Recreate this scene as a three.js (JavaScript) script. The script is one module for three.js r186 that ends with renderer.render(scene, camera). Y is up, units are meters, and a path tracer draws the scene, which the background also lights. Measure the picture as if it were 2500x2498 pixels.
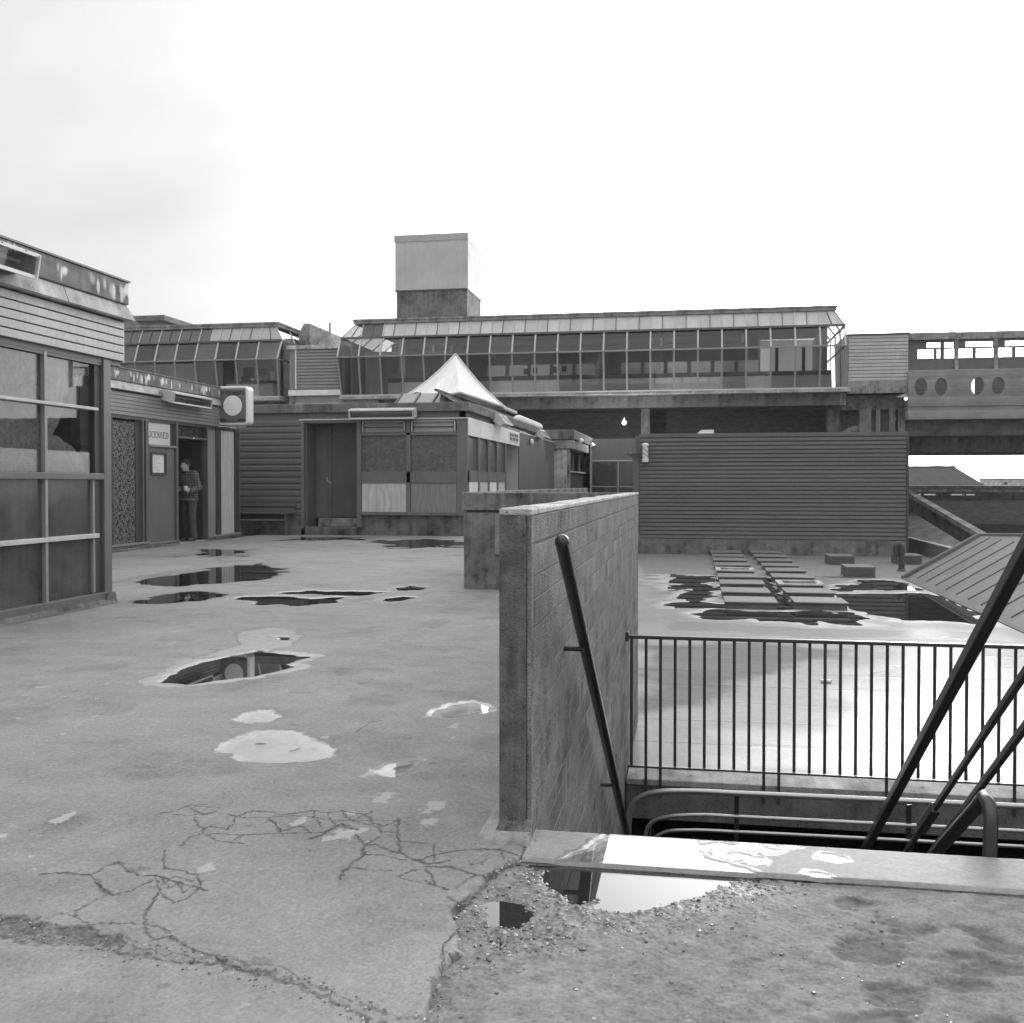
import * as THREE from 'three';
import { mergeGeometries, mergeVertices } from 'three/addons/utils/BufferGeometryUtils.js';
import { RoundedBoxGeometry } from 'three/addons/geometries/RoundedBoxGeometry.js';
import { MarchingCubes } from 'three/addons/objects/MarchingCubes.js';

// ---------------------------------------------------------------- camera, sky, sun, exposure
const scene = new THREE.Scene();
const rad = THREE.MathUtils.degToRad;
const camera = new THREE.PerspectiveCamera(54.79, 1024 / 1023, 0.1, 2500);
camera.rotation.order = 'YXZ';
camera.position.set(0, 1.25, 0);               // held at waist level, as with a top-viewing camera
camera.rotation.set(rad(-1), rad(9.9), 0);
camera.setViewOffset(2500, 2498, -19, 25, 2500, 2498);   // a shifted lens: the scanned print is not centred

const SUN = new THREE.Vector3(0.193, 0.176, -0.966).normalize();   // low, straight ahead, over the link block
const EXPOSURE = 1.0;

// ---------------------------------------------------------------- noise
const seeded = (a) => () => { a = (a + 0x6d2b79f5) | 0; let t = Math.imul(a ^ (a >>> 15), 1 | a); t = (t + Math.imul(t ^ (t >>> 7), 61 | t)) ^ t; return ((t ^ (t >>> 14)) >>> 0) / 4294967296; };
const rnd = seeded(20251);
const LAT = new Float32Array(65536); { const r = seeded(77); for (let i = 0; i < 65536; i++) LAT[i] = r(); }
function vn(x, y, p = 256) {                    // value noise, period p cells (a power of two)
  const m = p - 1, xf = Math.floor(x), yf = Math.floor(y);
  let fx = x - xf, fy = y - yf; const x0 = xf & m, y0 = yf & m, x1 = (xf + 1) & m, y1 = (yf + 1) & m;
  fx = fx * fx * (3 - 2 * fx); fy = fy * fy * (3 - 2 * fy);
  const a = LAT[y0 * 256 + x0], b = LAT[y0 * 256 + x1], c = LAT[y1 * 256 + x0], d = LAT[y1 * 256 + x1];
  return a + (b - a) * fx + (c - a) * fy + (a - b - c + d) * fx * fy;
}
const FB = [0, 1, 2, 3, 4, 5].map((o) => { if (o < 2) return null; const a = new Float32Array(1 << 20); for (let j = 0; j < 1024; j++) for (let i = 0; i < 1024; i++) { let s = 0, w = 0.5, n = 0, p = 16; for (let k = 0; k < o; k++) { s += w * vn((i * p) / 1024, (j * p) / 1024, p); n += w; w *= 0.5; p *= 2; } a[j * 1024 + i] = s / n; } return a; });
function fbm(x, y, o = 4) {                     // layered noise, read from a baked tile of 16 cells
  const A = FB[o]; x *= 64; y *= 64; const xf = Math.floor(x), yf = Math.floor(y), fx = x - xf, fy = y - yf, x0 = xf & 1023, x1 = (xf + 1) & 1023, y0 = (yf & 1023) << 10, y1 = ((yf + 1) & 1023) << 10, a = A[y0 + x0], b = A[y0 + x1], c = A[y1 + x0];
  return a + (b - a) * fx + (c - a) * fy + (a - b - c + A[y1 + x1]) * fx * fy;
}
function fbmT(u, v, p, o = 4, q = p) { let s = 0, a = 0.5, n = 0; for (let i = 0; i < o && p <= 256; i++) { s += a * vn2(u * p, v * q, p, q); n += a; a *= 0.5; p *= 2; q = Math.min(256, q * 2); } return s / n; }
function vn2(x, y, p, q) {
  const xf = Math.floor(x), yf = Math.floor(y); let fx = x - xf, fy = y - yf;
  const x0 = xf & (p - 1), y0 = yf & (q - 1), x1 = (xf + 1) & (p - 1), y1 = (yf + 1) & (q - 1);
  fx = fx * fx * (3 - 2 * fx); fy = fy * fy * (3 - 2 * fy);
  const a = LAT[y0 * 256 + x0], b = LAT[y0 * 256 + x1], c = LAT[y1 * 256 + x0], d = LAT[y1 * 256 + x1];
  return a + (b - a) * fx + (c - a) * fy + (a - b - c + d) * fx * fy;
}
const clamp = (x, a = 0, b = 1) => Math.min(b, Math.max(a, x));
const step = (a, b, x) => { const t = clamp((x - a) / (b - a)); return t * t * (3 - 2 * t); };
const mix = (a, b, t) => a + (b - a) * t;

// the sky: thin bright overcast, brightest round the hidden sun, with a few soft grey cloud bellies
{
  const W = 1024, H = 512, data = new Float32Array(W * H * 4);
  for (let j = 0; j < H; j++) for (let i = 0; i < W; i++) {
    const up = ((j + 0.5) / H - 0.5) * Math.PI, az = ((i + 0.5) / W - 0.5) * 2 * Math.PI;
    const y = Math.sin(up), x = Math.cos(az) * Math.cos(up), z = Math.sin(az) * Math.cos(up);
    const ang = Math.acos(clamp(x * SUN.x + y * SUN.y + z * SUN.z, -1, 1)) * 57.3;
    let v = 0.79 + 0.95 * Math.max(0, y) ** 2.2 + 7.5 * Math.exp(-((ang / 20) ** 2)) + 6 * Math.exp(-((ang / 7) ** 2));   // overcast: brighter overhead and towards the sun
    if (y > 0) {
      const k = 1 / (y + 0.16), c = fbm(14.85 + x * k * 1.1, 6 + z * k * 1.1, 5), c2 = fbm(3 + x * k * 2.6, 5 + z * k * 3.4, 5);
      v *= 1 - 0.15 * step(0.3, 0.8, 0.55 * c + 0.55 * c2) * step(0.04, 0.3, y) * step(8, 34, ang);
    } else v = mix(v * 0.85, 0.25, clamp(-y * 6));
    const o = (j * W + i) * 4; data[o] = data[o + 1] = data[o + 2] = v; data[o + 3] = 1;
  }
  const sky = new THREE.DataTexture(data, W, H, THREE.RGBAFormat, THREE.FloatType);
  sky.mapping = THREE.EquirectangularReflectionMapping; sky.magFilter = THREE.LinearFilter; sky.needsUpdate = true;
  scene.background = sky; scene.environment = sky;
}
scene.fog = new THREE.FogExp2(new THREE.Color(1, 1, 1), 0.0006);   // damp hazy air
const sun = new THREE.DirectionalLight(0xffffff, 1.5);
sun.position.copy(SUN).multiplyScalar(120); sun.castShadow = true; sun.shadow.radius = 20; sun.shadow.mapSize.set(4096, 4096);
Object.assign(sun.shadow.camera, { left: -50, right: 50, top: 50, bottom: -50, near: 1, far: 260 });
scene.add(sun, sun.target); sun.name = 'sun';

const renderer = new THREE.WebGLRenderer({ antialias: true });
renderer.setSize(1024, 1023); renderer.toneMapping = THREE.LinearToneMapping; renderer.toneMappingExposure = EXPOSURE;
renderer.shadowMap.enabled = true;

// ---------------------------------------------------------------- textures (grey, linear; 1 = the material's own colour)
function pack(size, f, h = size) {
  const d = new Uint8Array(size * h * 4);
  for (let j = 0; j < h; j++) for (let i = 0; i < size; i++) { const v = clamp(f((i + 0.5) / size, (j + 0.5) / h)) * 255, o = (j * size + i) * 4; d[o] = d[o + 1] = d[o + 2] = v; d[o + 3] = 255; }
  const t = new THREE.DataTexture(d, size, h); t.wrapS = t.wrapT = THREE.RepeatWrapping; t.magFilter = THREE.LinearFilter; t.minFilter = THREE.LinearMipmapLinearFilter; t.needsUpdate = true; return t;
}
const T = {
  concrete: pack(1024, (u, v) => { const b = fbmT(u, v, 4, 6), g = vn2(u * 256, v * 256, 256, 256), s = fbmT(u + 0.3, v, 32, 2, 2), pit = fbmT(u, v + 0.37, 128, 2), m = fbmT(u + 0.6, v + 0.1, 16, 4); return 0.22 + 0.75 * b + 0.26 * (g - 0.5) + 0.34 * (s - 0.5) + 0.46 * (m - 0.5) - 0.35 * step(0.78, 0.88, pit); }),
  grain: pack(512, (u, v) => 0.72 + 0.22 * (fbmT(u, v, 4, 4) - 0.5) + 0.16 * (fbmT(u, v, 128, 2) - 0.5) + 0.12 * (fbmT(u, v, 64, 2, 2) - 0.5)),
  ply: pack(512, (u, v) => { const w = fbmT(u, v, 4, 3, 2) * 3; return 0.66 + 0.28 * (fbmT(u + w * 0.02, v, 64, 2, 2) - 0.5) + 0.14 * (Math.sin((u * 8 + w) * 6.283) * 0.5) * fbmT(u, v, 4, 2) + 0.1 * (fbmT(u, v, 128, 1) - 0.5); }),
  boards: pack(1024, (u, v) => { const row = Math.floor(v * 16), f = v * 16 - row; return 0.5 + 0.5 * fbmT(u, v, 4, 5) * 0.9 + 0.2 * (LAT[row * 7 + 3] - 0.5) + 0.26 * (fbmT(u, v, 8, 3, 128) - 0.5) - 0.25 * step(0.9, 0.99, f); }),
  brick: pack(1024, (u, v) => { const r = Math.floor(v * 26), q = u * 8 + (r & 1) * 0.5, c = Math.floor(q) & 7, m = Math.min(q - Math.floor(q), 1) < 0.045 || v * 26 - r < 0.13; return m ? 0.9 : 0.48 + 0.3 * LAT[r * 19 + c * 7] + 0.25 * (fbmT(u, v, 32, 3) - 0.5); }),
  drips: pack(1024, (u, v) => {              // dark lichened concrete with pale lime runs
    let d = 0.07 + 0.2 * fbmT(u, v, 8, 5) + 0.14 * (fbmT(u, v, 64, 2, 4) - 0.5);
    for (let k = 0; k < 30; k++) { const c = LAT[900 + k * 3], w = 0.004 + 0.014 * LAT[901 + k * 3] ** 2, top = 0.4 - 0.05 * LAT[902 + k * 3], len = 0.1 + 0.12 * LAT[950 + k]; let du = Math.abs(u - c); du = Math.min(du, 1 - du); const e = Math.hypot(du / (w * 1.1), (v - top + len * 0.5) / (len * 0.55)) + 0.9 * (fbmT(u, v, 64, 2, 8) - 0.5); d = mix(d, 0.8, step(1, 0.35, e) * (0.4 + 0.6 * LAT[980 + k])); }
    return d;
  }, 256),
  felt: pack(1024, (u, v) => 0.5 + 0.5 * (fbmT(u, v, 4, 6) - 0.5) + 0.25 * (vn2(u * 256, v * 256, 256, 256) - 0.5) + 0.25),
  pebbles: pack(512, (u, v) => { const a = Math.abs(fbmT(u, v, 16, 3) - 0.5), b = Math.abs(fbmT(u + 0.5, v + 0.2, 16, 3) - 0.5); return clamp(1 - 7 * Math.min(a, b)); }),
  cloth: pack(256, (u, v) => 0.6 + 0.3 * (fbmT(u, v, 16, 4) - 0.5) + 0.3 * (fbmT(u, v, 64, 1) - 0.5)),
  plaid: pack(256, (u, v) => { const a = Math.sin(u * 37.7) > 0.35 ? 0.5 : 1, b = Math.sin(v * 37.7) > 0.2 ? 0.45 : 1, l = Math.abs(Math.sin(v * 18.85)) < 0.12 ? 1.7 : 1; return 0.5 * a * b * l + 0.1 * fbmT(u, v, 32, 2); }),
};
function tiled(t, w, h = w) { const c = t.clone(); c.repeat.set(1 / w, 1 / h); c.needsUpdate = true; return c; }
const grey = (v) => new THREE.Color().setRGB(v, v, v);
function M(v, o = {}) {
  const m = new THREE.MeshPhysicalMaterial({ color: grey(Math.min(o.t ? 1.15 : 0.85, v * (o.t ? 1.9 : 1.42))), roughness: o.r ?? 0.8, metalness: o.metal ?? 0 });
  if (o.t) m.map = tiled(T[o.t], o.w ?? 1.5, o.h ?? o.w ?? 1.5);
  if (o.b) { m.bumpMap = tiled(T[o.bt ?? o.t], o.w ?? 1.5, o.h ?? o.w ?? 1.5); m.bumpScale = o.b; }
  if (o.clear) { m.clearcoat = o.clear; m.clearcoatRoughness = 0.15; }
  if (o.spec !== undefined) m.specularIntensity = o.spec;
  return m;
}
const glassOf = (tint, r = 0.02) => new THREE.MeshPhysicalMaterial({ color: grey(tint), transmission: 1, thickness: 0, roughness: r, ior: 1.5, metalness: 0 });
const MAT = {
  frame: M(0.21, { t: 'grain', w: 1.2, r: 0.5 }), frameDark: M(0.045, { t: 'grain', w: 1.2, r: 0.5 }), frameMid: M(0.1, { t: 'grain', w: 1.3, r: 0.55 }),
  cladPale: M(0.36, { t: 'grain', w: 2, r: 0.55 }), cladMid: M(0.2, { t: 'grain', w: 2, r: 0.55 }), cladDark: M(0.09, { t: 'grain', w: 1.7, r: 0.6 }), cladGrey: M(0.1, { t: 'grain', w: 2.3, r: 0.6 }),
  parapet: M(0.62, { t: 'drips', w: 4, h: 1, r: 0.85, b: 0.004 }), flash: M(0.3, { t: 'concrete', w: 2, r: 0.6 }), fasciaDark: M(0.13, { t: 'concrete', w: 2.1, r: 0.8, b: 0.004 }),
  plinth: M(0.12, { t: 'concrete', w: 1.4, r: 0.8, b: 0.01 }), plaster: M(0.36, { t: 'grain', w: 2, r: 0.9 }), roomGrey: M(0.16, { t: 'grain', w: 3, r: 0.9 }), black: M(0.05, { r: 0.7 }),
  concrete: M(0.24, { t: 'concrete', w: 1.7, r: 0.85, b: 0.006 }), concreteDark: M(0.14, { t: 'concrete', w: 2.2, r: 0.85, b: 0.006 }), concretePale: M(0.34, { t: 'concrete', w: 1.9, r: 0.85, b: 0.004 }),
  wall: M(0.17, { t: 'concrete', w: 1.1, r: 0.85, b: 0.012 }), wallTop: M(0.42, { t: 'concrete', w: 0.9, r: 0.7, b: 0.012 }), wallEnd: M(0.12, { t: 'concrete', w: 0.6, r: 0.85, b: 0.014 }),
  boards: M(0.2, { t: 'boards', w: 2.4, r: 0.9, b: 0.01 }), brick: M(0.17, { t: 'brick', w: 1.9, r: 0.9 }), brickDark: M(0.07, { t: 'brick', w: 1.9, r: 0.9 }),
  white: M(0.72, { t: 'grain', w: 1.7, r: 0.5 }), off: M(0.5, { t: 'ply', w: 1.3, r: 0.6 }), ply: M(0.2, { t: 'ply', w: 1.1, r: 0.7 }), plyPale: M(0.44, { t: 'ply', w: 1.6, r: 0.65 }),
  doorGrey: M(0.12, { t: 'grain', w: 1.4, r: 0.45 }), door: M(0.08, { t: 'grain', w: 1.1, r: 0.5 }),
  metal: M(0.5, { t: 'grain', w: 0.8, r: 0.38 }), railing: M(0.04, { t: 'grain', w: 0.5, r: 0.36, clear: 0.25 }), rail: M(0.025, { t: 'grain', w: 0.4, r: 0.34, clear: 0.4 }), railWorn: M(0.32, { t: 'grain', w: 0.5, r: 0.3, metal: 0.75 }),
  corrugated: M(0.46, { t: 'grain', w: 3.1, r: 0.55 }), slabPale: M(0.42, { t: 'concrete', w: 2.3, r: 0.75 }), panelPale: M(0.34, { t: 'grain', w: 2.7, r: 0.6 }), bars: M(0.4, { t: 'grain', w: 1.9, r: 0.45 }),
  roofing: M(0.1, { t: 'felt', w: 1.6, r: 0.75, b: 0.006 }), slate: M(0.05, { t: 'felt', w: 2, r: 0.85 }), tent: M(0.72, { t: 'grain', w: 3.6, r: 0.6 }),
  glass: glassOf(0.85), glassGrime: glassOf(0.68, 0.05), glassDull: glassOf(0.55, 0.03), glassTint: glassOf(0.5), glassSmoke: glassOf(0.3), dustyLow: M(0.055, { t: 'concrete', w: 1.9, r: 0.3, clear: 0.7 }), dusty: M(0.11, { t: 'cloth', w: 1.7, r: 0.3, clear: 0.25 }),
};

// ---------------------------------------------------------------- geometry helpers
function wuv(g) {                                // uv in metres by the way each face points
  if (g.index) g = g.toNonIndexed();
  const p = g.attributes.position, n = p.count, uv = new Float32Array(n * 2), a = new THREE.Vector3(), b = new THREE.Vector3(), c = new THREE.Vector3();
  for (let i = 0; i < n; i += 3) {
    a.fromBufferAttribute(p, i); b.fromBufferAttribute(p, i + 1).sub(a); c.fromBufferAttribute(p, i + 2).sub(a); b.cross(c);
    const x = Math.abs(b.x), y = Math.abs(b.y), z = Math.abs(b.z);
    for (let k = 0; k < 3; k++) {
      a.fromBufferAttribute(p, i + k); const o = (i + k) * 2;
      if (x >= y && x >= z) { uv[o] = a.z + 3.3; uv[o + 1] = a.y; } else if (y >= z) { uv[o] = a.x + 1.7; uv[o + 1] = a.z; } else { uv[o] = a.x; uv[o + 1] = a.y; }
    }
  }
  g.setAttribute('uv', new THREE.BufferAttribute(uv, 2));
  if (!g.attributes.normal) g.computeVertexNormals();
  for (const k of Object.keys(g.attributes)) if (!['position', 'normal', 'uv'].includes(k)) g.deleteAttribute(k);
  return g;
}
function B(x0, x1, y0, y1, z0, z1, r = 0) {      // a box between two corners, edges rounded by r
  const w = Math.abs(x1 - x0), h = Math.abs(y1 - y0), d = Math.abs(z1 - z0), s = Math.min(w, h, d) * 0.45;
  const g = r > 0 ? new RoundedBoxGeometry(w, h, d, 1, Math.min(r, s)) : new THREE.BoxGeometry(w, h, d);
  g.translate((x0 + x1) / 2, (y0 + y1) / 2, (z0 + z1) / 2); return g;
}
const v3 = (p) => new THREE.Vector3(p[0], p[1], p[2]);
function bar(p, q, w, d = w, r = 0.004) {        // a straight bar of section w (across) by d
  const a = v3(p), b = v3(q), L = a.distanceTo(b), dir = b.clone().sub(a).normalize();
  const g = new RoundedBoxGeometry(w, d, L, 1, Math.min(r, w * 0.3, d * 0.3));
  const m = new THREE.Matrix4().lookAt(b, a, Math.abs(dir.y) > 0.98 ? new THREE.Vector3(0, 0, 1) : new THREE.Vector3(0, 1, 0));
  g.applyMatrix4(m); g.translate((a.x + b.x) / 2, (a.y + b.y) / 2, (a.z + b.z) / 2); return g;
}
function slab(pts, t) {                          // a flat plate through corner points, thickness t along its back
  const P = pts.map(v3), n = P[1].clone().sub(P[0]).cross(P[2].clone().sub(P[0])).normalize().multiplyScalar(-t), Q = P.map((p) => p.clone().add(n)), a = [], N = P.length;
  const tri = (...v) => v.forEach((p) => a.push(p.x, p.y, p.z));
  for (let i = 1; i < N - 1; i++) { tri(P[0], P[i], P[i + 1]); tri(Q[0], Q[i + 1], Q[i]); }
  for (let i = 0; i < N; i++) { const j = (i + 1) % N; tri(P[i], Q[i], Q[j]); tri(P[i], Q[j], P[j]); }
  const g = new THREE.BufferGeometry(); g.setAttribute('position', new THREE.Float32BufferAttribute(a, 3)); g.computeVertexNormals(); return g;
}
function tube(pts, r, seg = 40, rs = 10, closed = false, tension = 0.5) {
  const c = new THREE.CatmullRomCurve3(pts.map(v3), closed, 'centripetal', tension); const g = [new THREE.TubeGeometry(c, seg, r, rs, closed)];
  if (!closed) for (const p of [pts[0], pts[pts.length - 1]]) g.push(new THREE.SphereGeometry(r, rs, 6).translate(...p));
  return g;
}
const rod = (p, q, r, rs = 10) => { const a = v3(p), b = v3(q), g = new THREE.CylinderGeometry(r, r, a.distanceTo(b), rs); g.applyQuaternion(new THREE.Quaternion().setFromUnitVectors(new THREE.Vector3(0, 1, 0), b.clone().sub(a).normalize())); g.translate((a.x + b.x) / 2, (a.y + b.y) / 2, (a.z + b.z) / 2); return g; };
function prism(outline, x0, x1, axis = 'x') {    // an outline of [z, y] swept along x (or of [x, y] swept along z)
  const s = new THREE.Shape(outline.map(([a, b]) => new THREE.Vector2(a, b))); const g = new THREE.ExtrudeGeometry(s, { depth: x1 - x0, bevelEnabled: false });
  if (axis === 'x') { g.applyMatrix4(new THREE.Matrix4().set(0, 0, 1, x0, 0, 1, 0, 0, 1, 0, 0, 0, 0, 0, 0, 1)); const p = g.attributes.position.array; for (let i = 0; i < p.length; i += 9) for (let k = 0; k < 3; k++) { const t = p[i + 3 + k]; p[i + 3 + k] = p[i + 6 + k]; p[i + 6 + k] = t; } g.computeVertexNormals(); } else g.translate(0, 0, x0);
  return g;
}
const at = new WeakMap(), taken = new Map();
function numbered(n) { const k = taken.get(n) ?? 0; taken.set(n, k + 1); return k ? `${n}_${String(k).padStart(3, '0')}` : n; }
const shadow = (o) => { o.traverse((m) => { if (m.isMesh) { m.castShadow = true; m.receiveShadow = true; } }); return o; };
function geo(gs, o) {
  const list = (Array.isArray(gs) ? gs.flat() : [gs]).map((g) => wuv(g)); let g = list.length > 1 ? mergeGeometries(list) : list[0];
  if (o && (o[0] || o[1] || o[2])) g.translate(-o[0], -o[1], -o[2]); return g;
}
function thing(name, label, category, pos = [0, 0, 0], group) { // a group at the thing's base; parts are given in world metres
  const g = new THREE.Group(); g.name = numbered(name); g.position.set(...pos); g.userData = { label, category }; if (group) g.userData.group = group; at.set(g, pos); scene.add(g); return g;
}
function part(parent, name, gs, m, label) {
  const o = new THREE.Mesh(geo(gs, at.get(parent)), m); o.name = name; at.set(o, at.get(parent)); o.castShadow = o.receiveShadow = true; if (label) o.userData.label = label; parent.add(o); return o;
}
function solo(name, gs, m, label, category, group) { const o = new THREE.Mesh(geo(gs), m); o.name = numbered(name); o.userData = { label, category }; if (group) o.userData.group = group; o.castShadow = o.receiveShadow = true; scene.add(o); return o; }
function struct(name, g, m, label) { const o = new THREE.Mesh(g, m); o.name = numbered(name); o.userData = { kind: 'structure' }; if (label) o.userData.label = label; o.castShadow = o.receiveShadow = true; scene.add(o); return o; }
function copy(src, pos, turn, label) { const c = src.clone(); c.name = numbered(src.name.replace(/_\d{3}$/, '')); c.userData = { ...src.userData, label: label ?? src.userData.label }; c.position.set(...pos); c.rotation.y = turn; scene.add(c); return c; }
// lapped boards on a wall: face = 'z' (looking to +z) or 'x' (looking to +x)
function lapBoards(parent, name, face, a0, a1, y0, y1, n, at0, m, gap = 0.012, thick = 0.035) {
  const h = (y1 - y0) / n;
  for (let i = 0; i < n; i++) {
    const yb = y0 + i * h, yt = yb + h - gap, o = (rnd() - 0.5) * 0.003, w = [[at0, yb], [at0 + thick + o, yb + 0.004], [at0 + thick + o, yb + h * 0.55], [at0 + thick * 0.45 + o, yt], [at0, yt]];
    if (face === 'z') part(parent, name, prism(w, a0, a1), m);
    else part(parent, name, prism(w.map(([x, y]) => [x, y]), a0, a1, 'z'), m);
  }
}
// ---------------------------------------------------------------- the ground: street far below, roof deck, lower roof
const inside = (P, x, z) => { let c = false; for (let i = 0, j = P.length - 1; i < P.length; j = i++) { const [xi, zi] = P[i], [xj, zj] = P[j]; if (zi > z !== zj > z && x < ((xj - xi) * (z - zi)) / (zj - zi) + xi) c = !c; } return c; };
const segD = (x, z, ax, az, bx, bz) => { const dx = bx - ax, dz = bz - az, t = clamp(((x - ax) * dx + (z - az) * dz) / (dx * dx + dz * dz + 1e-9)); return Math.hypot(x - ax - t * dx, z - az - t * dz); };
const polyD = (P, x, z) => { let d = 1e9; for (let i = 0, j = P.length - 1; i < P.length; j = i++) d = Math.min(d, segD(x, z, P[j][0], P[j][1], P[i][0], P[i][1])); return inside(P, x, z) ? -d : d; };
const box2 = (P, m) => { const X = P.map((p) => p[0]), Z = P.map((p) => p[1]); return [Math.min(...X) - m, Math.max(...X) + m, Math.min(...Z) - m, Math.max(...Z) + m]; };
// hollows that hold water: outline, depth, width of the painted sky-sheen rim
const pool = (P, o = {}) => ({ P, box: box2(P, 0.6), n: 0.05, f: 7, rim: 0, depth: 0.012, ...o });
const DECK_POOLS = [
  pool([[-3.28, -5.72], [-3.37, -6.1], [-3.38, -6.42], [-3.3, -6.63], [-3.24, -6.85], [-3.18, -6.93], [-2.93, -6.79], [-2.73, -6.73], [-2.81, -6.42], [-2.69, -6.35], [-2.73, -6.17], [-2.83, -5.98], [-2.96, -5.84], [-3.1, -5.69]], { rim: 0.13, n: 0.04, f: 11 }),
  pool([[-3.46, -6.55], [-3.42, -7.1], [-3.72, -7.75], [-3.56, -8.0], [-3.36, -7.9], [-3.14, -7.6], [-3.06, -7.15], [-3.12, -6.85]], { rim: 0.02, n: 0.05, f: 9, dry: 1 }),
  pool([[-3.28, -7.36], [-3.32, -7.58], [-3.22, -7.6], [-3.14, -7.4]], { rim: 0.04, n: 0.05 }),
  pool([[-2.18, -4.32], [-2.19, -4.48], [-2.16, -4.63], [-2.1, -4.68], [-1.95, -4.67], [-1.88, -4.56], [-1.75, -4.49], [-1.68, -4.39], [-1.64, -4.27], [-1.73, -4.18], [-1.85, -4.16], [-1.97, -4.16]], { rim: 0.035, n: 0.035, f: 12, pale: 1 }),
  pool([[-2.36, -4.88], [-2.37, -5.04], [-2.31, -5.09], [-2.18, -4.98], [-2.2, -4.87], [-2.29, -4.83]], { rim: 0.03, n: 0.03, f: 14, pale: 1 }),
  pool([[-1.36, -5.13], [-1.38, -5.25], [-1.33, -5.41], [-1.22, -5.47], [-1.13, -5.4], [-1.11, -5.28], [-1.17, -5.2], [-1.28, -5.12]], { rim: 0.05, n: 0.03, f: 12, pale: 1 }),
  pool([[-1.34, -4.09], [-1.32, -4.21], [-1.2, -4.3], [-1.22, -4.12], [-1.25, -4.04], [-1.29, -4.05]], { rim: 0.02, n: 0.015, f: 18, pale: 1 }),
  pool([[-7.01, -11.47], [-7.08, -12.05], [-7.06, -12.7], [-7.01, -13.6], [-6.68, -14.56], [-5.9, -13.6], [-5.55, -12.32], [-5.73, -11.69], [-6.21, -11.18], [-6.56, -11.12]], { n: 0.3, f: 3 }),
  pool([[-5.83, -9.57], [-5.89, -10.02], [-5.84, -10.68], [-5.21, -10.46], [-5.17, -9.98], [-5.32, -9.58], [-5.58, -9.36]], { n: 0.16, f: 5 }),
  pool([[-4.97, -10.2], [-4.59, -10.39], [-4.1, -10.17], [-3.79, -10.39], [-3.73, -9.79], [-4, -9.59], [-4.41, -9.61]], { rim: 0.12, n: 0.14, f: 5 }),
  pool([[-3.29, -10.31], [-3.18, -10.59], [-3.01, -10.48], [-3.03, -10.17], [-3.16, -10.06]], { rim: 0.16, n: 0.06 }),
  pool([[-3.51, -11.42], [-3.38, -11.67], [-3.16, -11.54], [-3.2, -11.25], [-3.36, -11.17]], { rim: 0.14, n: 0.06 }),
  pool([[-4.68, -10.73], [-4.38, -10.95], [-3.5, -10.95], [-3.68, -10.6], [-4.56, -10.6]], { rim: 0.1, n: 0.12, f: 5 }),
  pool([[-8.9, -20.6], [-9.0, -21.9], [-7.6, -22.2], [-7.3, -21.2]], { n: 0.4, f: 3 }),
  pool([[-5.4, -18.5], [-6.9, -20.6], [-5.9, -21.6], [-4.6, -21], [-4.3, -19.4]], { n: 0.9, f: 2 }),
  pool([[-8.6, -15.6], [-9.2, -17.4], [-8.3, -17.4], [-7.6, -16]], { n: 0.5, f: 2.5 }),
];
const poolD = (x, z, list = DECK_POOLS) => { let best = 9, q = null; for (const p of list) { const b = p.box; if (x < b[0] || x > b[1] || z < b[2] || z > b[3]) continue; const d = polyD(p.P, x, z) + (fbm(x * p.f + 31, z * p.f + 7, 4) - 0.5) * 2 * p.n, e = p.dry ? Math.max(d, -0.02) : d; if (e < best) { best = e; q = p; } } return [best, q]; };
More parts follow.
